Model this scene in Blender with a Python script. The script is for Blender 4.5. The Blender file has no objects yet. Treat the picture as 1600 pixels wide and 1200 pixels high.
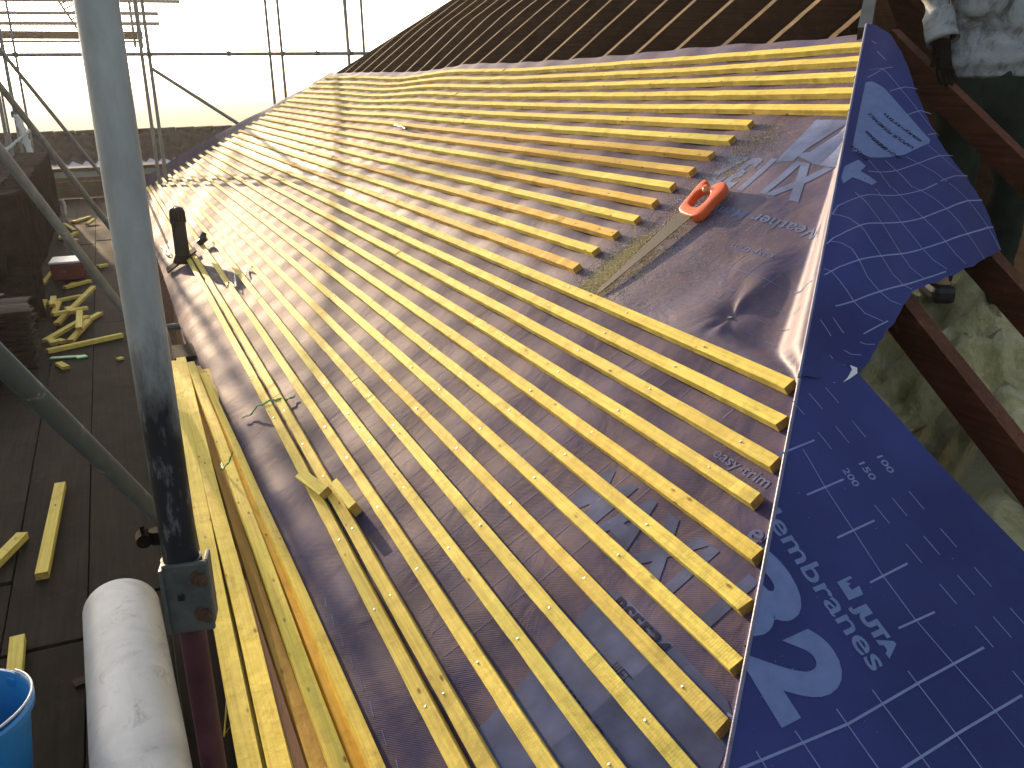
import bpy, bmesh, math, random
import numpy as np
from mathutils import Vector, Matrix, noise

random.seed(7)
SC = bpy.context.scene
COL = SC.collection
R = math.radians

# ------------------------------------------------------------------ camera
K = 1.55                                   # camera height above the scaffold boards
CAMR = Vector((0.9151546, -0.4028002, -0.0156235))
CAMU = Vector((0.1427371, 0.2875620, 0.9470661))
CAMF = Vector((0.3769857, 0.8689419, -0.3206583))
cd = bpy.data.cameras.new('camera')
cam = bpy.data.objects.new('camera', cd)
COL.objects.link(cam)
cd.sensor_width = 36.0
cd.lens = 1393.14 / 1600.0 * 36.0
cd.clip_start = 0.05
cd.clip_end = 3000.0
m3 = Matrix((CAMR, CAMU, -CAMF)).transposed()
cam.matrix_world = Matrix.Translation((0, 0, K)) @ m3.to_4x4()
SC.camera = cam

# ------------------------------------------------------------------ light
SUN_EL, SUN_AZ = R(9.2), R(-8.0)           # azimuth measured from +Y, negative = towards -X
world = bpy.data.worlds.new('World')
SC.world = world
world.use_nodes = True
wn = world.node_tree
bgn = wn.nodes['Background']
sky = wn.nodes.new('ShaderNodeTexSky')
sky.sky_type = 'NISHITA'
sky.sun_disc = False
sky.sun_elevation = SUN_EL
sky.sun_rotation = SUN_AZ
sky.air_density = 1.0
sky.dust_density = 3.0
sky.ozone_density = 1.0
hs_ = wn.nodes.new('ShaderNodeHueSaturation')
hs_.inputs['Saturation'].default_value = 0.5
wn.links.new(sky.outputs[0], hs_.inputs['Color'])
wn.links.new(hs_.outputs[0], bgn.inputs[0])
bgn.inputs[1].default_value = 0.15
sd = bpy.data.lights.new('sun', 'SUN')
sd.energy = 5.0
sd.angle = R(0.6)
sd.color = (1.0, 0.73, 0.46)
sun = bpy.data.objects.new('sun', sd)
COL.objects.link(sun)
sv = Vector((math.sin(SUN_AZ) * math.cos(SUN_EL), math.cos(SUN_AZ) * math.cos(SUN_EL), math.sin(SUN_EL)))
sun.rotation_euler = sv.to_track_quat('Z', 'Y').to_euler()
sun.location = (-2, 20, 8)
SC.view_settings.view_transform = 'Standard'
SC.view_settings.look = 'None'
SC.view_settings.exposure = 0.9
SC.view_settings.gamma = 1.0
SC.render.engine = 'CYCLES'
SC.cycles.use_denoising = True
SC.cycles.max_bounces = 6
SC.cycles.volume_bounces = 0

# ------------------------------------------------------------------ materials
class NT:
    def __init__(s, name):
        s.m = bpy.data.materials.new(name)
        s.m.use_nodes = True
        s.t = s.m.node_tree
        s.b = s.t.nodes['Principled BSDF']
    def n(s, typ, **kw):
        nd = s.t.nodes.new(typ)
        for k, v in kw.items():
            setattr(nd, k, v)
        return nd
    def l(s, a, b):
        s.t.links.new(a, b)
    def coord(s, scale=(1, 1, 1), rnd=False, kind='Object', rot=(0, 0, 0)):
        tc = s.n('ShaderNodeTexCoord')
        mp = s.n('ShaderNodeMapping')
        mp.inputs['Scale'].default_value = scale
        mp.inputs['Rotation'].default_value = rot
        s.l(tc.outputs[kind], mp.inputs['Vector'])
        if rnd:
            oi = s.n('ShaderNodeObjectInfo')
            mu = s.n('ShaderNodeMath', operation='MULTIPLY')
            mu.inputs[1].default_value = 57.0
            s.l(oi.outputs['Random'], mu.inputs[0])
            s.l(mu.outputs[0], mp.inputs['Location'])
        return mp.outputs[0]
    def noise(s, vec, scale, detail=4, rough=0.55, dist=0.0):
        nd = s.n('ShaderNodeTexNoise')
        nd.inputs['Scale'].default_value = scale
        nd.inputs['Detail'].default_value = detail
        nd.inputs['Roughness'].default_value = rough
        nd.inputs['Distortion'].default_value = dist
        s.l(vec, nd.inputs['Vector'])
        return nd.outputs[0]
    def ramp(s, fac, stops):
        nd = s.n('ShaderNodeValToRGB')
        el = nd.color_ramp.elements
        while len(el) < len(stops):
            el.new(0.5)
        for e, (p, c) in zip(el, stops):
            e.position = p
            e.color = (c[0], c[1], c[2], 1) if isinstance(c, tuple) else (c, c, c, 1)
        s.l(fac, nd.inputs[0])
        return nd.outputs[0]
    def mix(s, fac, a, b, mode='MIX'):
        nd = s.n('ShaderNodeMix', data_type='RGBA', blend_type=mode)
        for sock, v in ((nd.inputs['Factor'], fac), (nd.inputs[6], a), (nd.inputs[7], b)):
            if isinstance(v, (int, float)):
                sock.default_value = v
            elif isinstance(v, tuple):
                sock.default_value = (v[0], v[1], v[2], 1)
            else:
                s.l(v, sock)
        return nd.outputs[2]
    def bump(s, h, strength=0.5, dist=0.01, prev=None):
        nd = s.n('ShaderNodeBump')
        nd.inputs['Strength'].default_value = strength
        nd.inputs['Distance'].default_value = dist
        s.l(h, nd.inputs['Height'])
        if prev is not None:
            s.l(prev, nd.inputs['Normal'])
        return nd.outputs[0]
    def fin(s, col=None, rough=0.7, metal=0.0, normal=None, spec=None):
        b = s.b
        if col is not None:
            if isinstance(col, tuple):
                b.inputs['Base Color'].default_value = (col[0], col[1], col[2], 1)
            else:
                s.l(col, b.inputs['Base Color'])
        if isinstance(rough, (int, float)):
            b.inputs['Roughness'].default_value = rough
        else:
            s.l(rough, b.inputs['Roughness'])
        b.inputs['Metallic'].default_value = metal
        if spec is not None:
            b.inputs['Specular IOR Level'].default_value = spec
        if normal is not None:
            s.l(normal, b.inputs['Normal'])
        return s.m

def mat_simple(name, c, rough=0.6, metal=0.0, var=0.25, scale=8, bump=0.2, bd=0.004):
    t = NT(name)
    v = t.coord(rnd=True)
    n = t.noise(v, scale, 5)
    lo = tuple(x * (1 - var) for x in c)
    hi = tuple(min(1, x * (1 + var)) for x in c)
    col = t.ramp(n, [(0.3, lo), (0.7, hi)])
    nb = t.bump(t.noise(v, scale * 6, 3), bump, bd)
    return t.fin(col, rough, metal, nb, 0.12 if rough >= 0.8 else 0.4)

def mat_batten(name='treated_batten', along=1, base=(0.84, 0.72, 0.165), warm=(0.84, 0.58, 0.12)):
    t = NT(name)
    sl = [9, 9, 9]; sl[along] = 1.1
    v = t.coord(tuple(sl), True)
    oi = t.n('ShaderNodeObjectInfo')
    tone = t.mix(t.ramp(oi.outputs['Random'], [(0.55, 0.0), (1.0, 0.45)]), base, warm)
    pat = t.noise(v, 1.3, 4, 0.6)
    col = t.mix(t.ramp(pat, [(0.45, 0.0), (0.75, 0.75)]), tone, (0.74, 0.58, 0.16))
    grain = t.noise(t.coord(tuple((140 if i != along else 3.0) for i in range(3)), True), 1.0, 3, 0.6)
    col = t.mix(t.ramp(grain, [(0.35, 0.42), (0.62, 0.0)]), col, (0.52, 0.30, 0.05))
    # transverse stains, with the dapple of grazing light darkened into the colour
    tv = t.noise(t.coord(tuple((12 if i != along else 9.0) for i in range(3)), True), 1.0, 5, 0.7, 0.6)
    col = t.mix(t.ramp(tv, [(0.52, 0.0), (0.72, 0.50)]), col, (0.40, 0.28, 0.07))
    # knots
    vo = t.n('ShaderNodeTexVoronoi')
    vo.inputs['Scale'].default_value = 1.0
    t.l(t.coord(tuple((24 if i != along else 8.5) for i in range(3)), True), vo.inputs['Vector'])
    col = t.mix(t.ramp(vo.outputs['Distance'], [(0.05, 0.85), (0.13, 0.0)]), col, (0.20, 0.10, 0.03))
    saw = t.n('ShaderNodeTexWave', wave_type='BANDS', bands_direction='XYZ'[along])
    saw.inputs['Scale'].default_value = 42.0
    saw.inputs['Distortion'].default_value = 3.0
    saw.inputs['Detail'].default_value = 2.0
    t.l(t.coord((1, 1, 1), True), saw.inputs['Vector'])
    b1 = t.bump(saw.outputs[0], 0.12, 0.0008)
    b2 = t.bump(t.noise(t.coord(tuple((8 if i != along else 5.0) for i in range(3)), True), 1.6, 4, 0.55), 0.9, 0.007, b1)
    b3 = t.bump(grain, 0.35, 0.0015, b2)
    return t.fin(col, 0.72, 0, b3, 0.10)

def mat_membrane(name, base=(0.030, 0.034, 0.125), sun_dust=0.72, rough=0.68, spec=0.07):
    t = NT(name)
    v = t.coord(kind='Object')
    n = t.noise(v, 2.2, 6, 0.6)
    col = t.ramp(n, [(0.35, tuple(x * 0.85 for x in base)), (0.7, tuple(x * 1.25 for x in base))])
    d = t.noise(v, 7.0, 8, 0.72, 0.4)
    col = t.mix(t.ramp(d, [(0.34, 0.15 * sun_dust), (0.74, sun_dust)]), col, (0.205, 0.142, 0.132))  # dust tint that also carries the warm sun on the main slope
    w = t.n('ShaderNodeTexWave', wave_type='BANDS', bands_direction='DIAGONAL')
    w.inputs['Scale'].default_value = 75.0
    w.inputs['Distortion'].default_value = 0.6
    t.l(v, w.inputs['Vector'])
    b1 = t.bump(w.outputs[0], 0.35, 0.0008)
    b2 = t.bump(t.noise(v, 5.0, 4, 0.55, 0.6), 0.5, 0.012, b1)
    b3 = t.bump(t.noise(v, 260.0, 2), 0.25, 0.0008, b2)
    t.b.inputs['Sheen Weight'].default_value = 0.05
    t.b.inputs['Sheen Roughness'].default_value = 0.4
    t.b.inputs['Sheen Tint'].default_value = (1, 0.72, 0.6, 1)
    return t.fin(col, rough, 0, b3, spec)

def mat_wood(name, c1, c2, along=1, rough=0.8, grain=90, bump=0.4, stain=None):
    t = NT(name)
    g = t.noise(t.coord(tuple((grain if i != along else 2.5) for i in range(3)), True), 1.0, 4, 0.6)
    col = t.ramp(g, [(0.3, c1), (0.7, c2)])
    p = t.noise(t.coord(rnd=True), 3.0, 7, 0.7, 0.5)
    st = stain or tuple(x * 0.45 for x in c1)
    col = t.mix(t.ramp(p, [(0.42, 0.0), (0.7, 0.75)]), col, st)
    s2 = t.noise(t.coord(rnd=True), 16.0, 6, 0.75)
    col = t.mix(t.ramp(s2, [(0.58, 0.0), (0.75, 0.35)]), col, tuple(min(1, x * 2.4) for x in c2))
    b = t.bump(g, bump, 0.002)
    b = t.bump(p, 0.5, 0.006, b)
    return t.fin(col, rough, 0, b, 0.06)

def mat_tube(name, base=(0.24, 0.255, 0.265), dark=None, zrange=None, metal=0.2, rough=0.5):
    t = NT(name)
    v = t.coord((1, 1, 0.35))
    n = t.noise(v, 22.0, 6, 0.65)
    col = t.ramp(n, [(0.32, tuple(x * 0.72 for x in base)), (0.7, tuple(min(1, x * 1.15) for x in base))])
    sp = t.noise(t.coord(), 9.0, 8, 0.78, 0.8)
    col = t.mix(t.ramp(sp, [(0.60, 0.0), (0.70, 0.7)]), col, (0.55, 0.56, 0.56))
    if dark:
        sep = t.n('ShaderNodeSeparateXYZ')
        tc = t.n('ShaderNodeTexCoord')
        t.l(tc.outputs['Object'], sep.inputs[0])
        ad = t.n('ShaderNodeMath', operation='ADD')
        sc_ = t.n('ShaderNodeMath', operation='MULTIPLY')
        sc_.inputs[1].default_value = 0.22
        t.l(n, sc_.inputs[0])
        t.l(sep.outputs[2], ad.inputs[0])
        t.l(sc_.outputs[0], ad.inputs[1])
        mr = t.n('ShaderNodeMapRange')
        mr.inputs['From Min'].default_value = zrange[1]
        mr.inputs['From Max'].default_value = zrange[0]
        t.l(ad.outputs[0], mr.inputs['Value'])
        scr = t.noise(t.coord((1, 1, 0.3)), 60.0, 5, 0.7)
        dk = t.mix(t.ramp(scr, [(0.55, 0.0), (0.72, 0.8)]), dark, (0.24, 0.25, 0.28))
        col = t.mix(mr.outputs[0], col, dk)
    b = t.bump(t.noise(t.coord(), 70.0, 4), 0.15, 0.001)
    return t.fin(col, t.ramp(n, [(0.3, rough - 0.08), (0.7, rough + 0.15)]), metal, b)

MAT = {}
MAT['batten'] = mat_batten()
MAT['battenwarm'] = mat_batten('weathered_orange_batten', 1, (0.76, 0.50, 0.12), (0.74, 0.43, 0.10))
MAT['batten_x'] = mat_batten('treated_batten_offcut', 0)
MAT['endgrain'] = mat_simple('batten_end_grain', (0.42, 0.27, 0.07), 0.8, 0, 0.3, 60)
MAT['membrane'] = mat_membrane('breather_membrane', rough=0.5, spec=0.20)
MAT['membrane_under'] = mat_membrane('breather_membrane_lower', (0.028, 0.033, 0.120), 0.62)
MAT['membrane_shade'] = mat_membrane('breather_membrane_shade', (0.038, 0.050, 0.180), 0.0)  # dust-free bluer copy, the shade of the hip side put into its colour
MAT['lemon'] = mat_batten('lemon_batten', 1, (0.86, 0.70, 0.13), (0.86, 0.66, 0.12))
MAT['brownbat'] = mat_batten('brown_batten', 1, (0.42, 0.26, 0.075), (0.42, 0.24, 0.07))
MAT['orangebat'] = mat_batten('orange_batten', 1, (0.86, 0.50, 0.08), (0.86, 0.46, 0.08))
MAT['print'] = mat_simple('pale_blue_print', (0.14, 0.20, 0.42), 0.5, 0, 0.12, 30, 0.1)
MAT['sunprint'] = mat_simple('dusty_sunlit_blue_print', (0.075, 0.095, 0.20), 0.85, 0, 0.35, 9, 0.1)  # dimmed copy of the print for the sunlit slope, sun and dust in its tint
MAT['sunline'] = mat_simple('dusty_sunlit_line_print', (0.17, 0.18, 0.32), 0.85, 0, 0.35, 9, 0.1)  # line print retinted for the sunlit slope and its dust
MAT['upprint'] = mat_simple('pale_dusty_sunlit_print', (0.15, 0.19, 0.34), 0.82, 0, 0.3, 9, 0.1)  # print tint as it reads on the sunlit upper strip, light included
MAT['printline'] = mat_simple('pale_line_print', (0.20, 0.25, 0.48), 0.5, 0, 0.15, 30, 0.1)
MAT['darkprint'] = mat_simple('dark_navy_print', (0.018, 0.02, 0.06), 0.9, 0, 0.1, 30, 0.1)
MAT['fold'] = mat_simple('sunlit_fold_fabric', (0.17, 0.17, 0.28), 0.42, 0, 0.25, 20)  # membrane fabric paled, sun catching the fold put into the colour
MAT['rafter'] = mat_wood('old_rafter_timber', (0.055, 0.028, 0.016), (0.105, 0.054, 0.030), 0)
MAT['rafter_edge'] = mat_wood('old_rafter_lit_edge', (0.20, 0.135, 0.08), (0.34, 0.24, 0.145), 0)  # rafter timber lightened for top faces, their sunlight painted in
MAT['void'] = mat_simple('void_shade_and_black_parts', (0.010, 0.007, 0.005), 0.9)  # near-black for the shade of the roof void and for black fittings
MAT['jack'] = mat_wood('red_brown_rafter', (0.075, 0.026, 0.014), (0.15, 0.055, 0.032), 1)
MAT['jack_edge'] = mat_wood('red_brown_rafter_edge', (0.10, 0.044, 0.028), (0.19, 0.085, 0.055), 1)
MAT['board'] = mat_wood('weathered_scaffold_board', (0.022, 0.016, 0.012), (0.040, 0.030, 0.022), 1, 0.85, 60)
MAT['dark_timber'] = mat_wood('dark_timber', (0.05, 0.035, 0.024), (0.10, 0.07, 0.048), 0)
MAT['tube'] = mat_tube('galvanised_tube')
MAT['tube_shade'] = mat_tube('shaded_tube', (0.07, 0.095, 0.11), metal=0.0, rough=0.8)  # darkened tube copy, the shade on the near brace painted in
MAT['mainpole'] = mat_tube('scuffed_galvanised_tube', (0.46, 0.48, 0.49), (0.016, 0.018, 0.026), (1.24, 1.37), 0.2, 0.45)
MAT['clamp'] = mat_simple('galvanised_plate', (0.105, 0.118, 0.118), 0.5, 0.35, 0.3, 25)
MAT['hoop'] = mat_simple('dull_steel_hoop', (0.045, 0.038, 0.032), 0.8, 0.1, 0.3, 25)
MAT['rust'] = mat_simple('rusty_steel', (0.12, 0.07, 0.045), 0.7, 0.4, 0.4, 60)
MAT['black'] = mat_simple('black_plastic', (0.014, 0.014, 0.016), 0.45, 0, 0.3, 20)
MAT['purple'] = mat_simple('purple_red_paint', (0.07, 0.022, 0.034), 0.5, 0, 0.4, 18)
MAT['tile'] = mat_simple('brown_clay_tile', (0.030, 0.020, 0.016), 0.85, 0, 0.6, 9, 0.5)
MAT['pantile'] = mat_simple('weathered_pantile', (0.048, 0.040, 0.037), 0.9, 0, 0.4, 3, 0.5)
MAT['white'] = mat_simple('white_polythene', (0.72, 0.74, 0.76), 0.45, 0, 0.08, 8)
MAT['fascia'] = mat_simple('pale_green_fascia', (0.34, 0.42, 0.40), 0.5, 0, 0.12, 5)
MAT['brick'] = mat_simple('brickwork', (0.22, 0.12, 0.08), 0.9, 0, 0.25, 12, 0.5)
MAT['red'] = mat_simple('dark_red_plastic', (0.16, 0.018, 0.016), 0.5, 0, 0.2, 12)
MAT['blue'] = mat_simple('blue_plastic', (0.012, 0.20, 0.50), 0.42, 0, 0.12, 6)
MAT['green'] = mat_simple('green_twine', (0.03, 0.32, 0.10), 0.5, 0, 0.25, 20)
MAT['steel'] = mat_simple('saw_blade_steel', (0.035, 0.034, 0.032), 0.7, 0.2, 0.2, 14)
MAT['orange'] = mat_simple('orange_red_plastic', (0.72, 0.12, 0.03), 0.42, 0, 0.12, 12)
MAT['nail'] = mat_simple('galvanised_nail', (0.65, 0.66, 0.66), 0.35, 0.7, 0.1, 60)
MAT['skin'] = mat_simple('skin', (0.42, 0.25, 0.18), 0.55, 0, 0.1, 20)
MAT['hair'] = mat_simple('dark_hair', (0.03, 0.02, 0.015), 0.6, 0, 0.3, 40)
MAT['ground'] = mat_simple('garden_ground', (0.09, 0.10, 0.06), 0.95, 0, 0.35, 0.4, 0.3)
MAT['farroof'] = mat_simple('pale_metal_roof', (0.20, 0.28, 0.42), 0.9, 0.0, 0.08, 0.3)

def mat_jacket():
    t = NT('dusty_grey_jacket')
    v = t.coord()
    n = t.noise(v, 9.0, 8, 0.7, 0.6)
    col = t.ramp(n, [(0.36, (0.10, 0.095, 0.085)), (0.50, (0.30, 0.32, 0.34)), (0.72, (0.42, 0.45, 0.48))])
    s = t.noise(t.coord((1, 1, 0.35)), 14.0, 4, 0.6)
    col = t.mix(t.ramp(s, [(0.6, 0.0), (0.68, 0.75)]), col, (0.09, 0.10, 0.14))
    b = t.bump(n, 0.6, 0.01)
    b = t.bump(t.noise(v, 120, 2), 0.2, 0.001, b)
    return t.fin(col, 0.85, 0, b, 0.2)
MAT['jacket'] = mat_jacket()
MAT['trousers'] = mat_simple('dark_green_trousers', (0.022, 0.032, 0.026), 0.9, 0, 0.3, 14, 0.4)

def mat_insulation():
    t = NT('glass_wool')
    v = t.coord()
    n = t.noise(v, 7.0, 8, 0.7, 1.2)
    col = t.ramp(n, [(0.3, (0.50, 0.47, 0.22)), (0.5, (0.86, 0.80, 0.44)), (0.72, (0.96, 0.93, 0.68))])
    b = t.bump(t.noise(v, 24, 8, 0.75, 2.0), 1.0, 0.03)
    return t.fin(col, 0.95, 0, b, 0.1)
MAT['wool'] = mat_insulation()

def mat_roll():
    t = NT('dirty_white_roll')
    v = t.coord()
    n = t.noise(v, 5.0, 8, 0.68, 0.8)
    col = t.ramp(n, [(0.30, (0.38, 0.39, 0.40)), (0.50, (0.52, 0.53, 0.55)), (0.7, (0.62, 0.63, 0.65))])
    d = t.noise(v, 13.0, 9, 0.8, 1.0)
    col = t.mix(t.ramp(d, [(0.54, 0.0), (0.70, 0.8)]), col, (0.19, 0.18, 0.18))
    return t.fin(col, 0.42, 0, t.bump(n, 0.12, 0.004), 0.4)
MAT['roll'] = mat_roll()

def mat_sawdust():
    t = NT('sawdust')
    n = t.noise(t.coord(rnd=True), 90, 3)
    return t.fin(t.ramp(n, [(0.3, (0.60, 0.52, 0.28)), (0.7, (0.82, 0.76, 0.50))]), 0.9)
MAT['sawdust'] = mat_sawdust()

# ------------------------------------------------------------------ helpers
def link(o, parent=None):
    COL.objects.link(o)
    if parent is not None:
        o.parent = parent
    return o

def tag(o, label=None, cat=None, group=None, kind=None):
    if label: o['label'] = label
    if cat: o['category'] = cat
    if group: o['group'] = group
    if kind: o['kind'] = kind
    elif cat: o['kind'] = 'thing'
    return o

def thing(name, loc, label, cat, group=None):
    o = bpy.data.objects.new(name, None)
    o.empty_display_size = 0.1
    o.location = loc
    link(o)
    return tag(o, label, cat, group)

def mesh_obj(name, verts, faces, mat, parent=None, origin=None, smooth=False, mats=None, midx=None):
    """verts in world coordinates; origin = object location (world); a parent is an unrotated Empty or mesh"""
    po = Vector((0, 0, 0))
    if parent is not None:
        po = Vector(parent.location)
        pp = parent.parent
        while pp is not None:
            po += Vector(pp.location)
            pp = pp.parent
    org = Vector(origin) if origin is not None else po
    me = bpy.data.meshes.new(name)
    me.from_pydata([tuple(Vector(v) - org) for v in verts], [], [tuple(f) for f in faces])
    for mm in (mats or [mat]):
        me.materials.append(mm)
    if midx is not None:
        me.polygons.foreach_set('material_index', midx)
    if smooth:
        me.polygons.foreach_set('use_smooth', [True] * len(me.polygons))
    me.validate()
    me.update()
    o = bpy.data.objects.new(name, me)
    link(o, parent)
    o.location = org - po
    return o

class MB:
    def __init__(s):
        s.v, s.f = [], []
    def add(s, v, f):
        k = len(s.v)
        s.v += [tuple(p) for p in v]
        s.f += [tuple(i + k for i in q) for q in f]
    def box(s, c, size, rot=None, bev=0.0):
        bm = bmesh.new()
        bmesh.ops.create_cube(bm, size=1.0)
        bmesh.ops.scale(bm, vec=Vector(size), verts=bm.verts)
        if bev > 0:
            bmesh.ops.bevel(bm, geom=bm.edges[:], offset=bev, segments=2, affect='EDGES', profile=0.6)
        M = (rot.to_4x4() if rot is not None else Matrix.Identity(4))
        bmesh.ops.transform(bm, matrix=Matrix.Translation(Vector(c)) @ M, verts=bm.verts)
        bm.verts.index_update()
        s.add([v.co[:] for v in bm.verts], [[v.index for v in f.verts] for f in bm.faces])
        bm.free()
        return s
    def sweep(s, pts, rad, seg=12, cap=True):
        pts = [Vector(p) for p in pts]
        rads = rad if isinstance(rad, (list, tuple)) else [rad] * len(pts)
        rings = []
        up = None
        for i, p in enumerate(pts):
            d = (pts[min(i + 1, len(pts) - 1)] - pts[max(i - 1, 0)]).normalized()
            if up is None:
                up = Vector((0, 0, 1)) if abs(d.z) < 0.9 else Vector((1, 0, 0))
            a = d.cross(up).normalized()
            up = a.cross(d).normalized()
            rings.append([p + (a * math.cos(2 * math.pi * k / seg) + up * math.sin(2 * math.pi * k / seg)) * rads[i] for k in range(seg)])
        v = [q for r in rings for q in r]
        f = []
        for i in range(len(pts) - 1):
            for k in range(seg):
                f.append((i * seg + k, i * seg + (k + 1) % seg, (i + 1) * seg + (k + 1) % seg, (i + 1) * seg + k))
        if cap:
            f.append(tuple(range(seg))[::-1])
            f.append(tuple((len(pts) - 1) * seg + k for k in range(seg)))
        s.add(v, f)
        return s
    def obj(s, name, mat, parent=None, origin=None, smooth=False):
        return mesh_obj(name, s.v, s.f, mat, parent, origin, smooth)

def smooth_by_angle(o, ang=40):
    me = o.data
    me.polygons.foreach_set('use_smooth', [True] * len(me.polygons))
    bm = bmesh.new(); bm.from_mesh(me)
    for e in bm.edges:
        e.smooth = e.calc_face_angle(0.0) < R(ang) if len(e.link_faces) == 2 else True
    bm.to_mesh(me); bm.free()
    return o

def sstep(x):
    x = max(0.0, min(1.0, x))
    return x * x * (3 - 2 * x)

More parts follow.
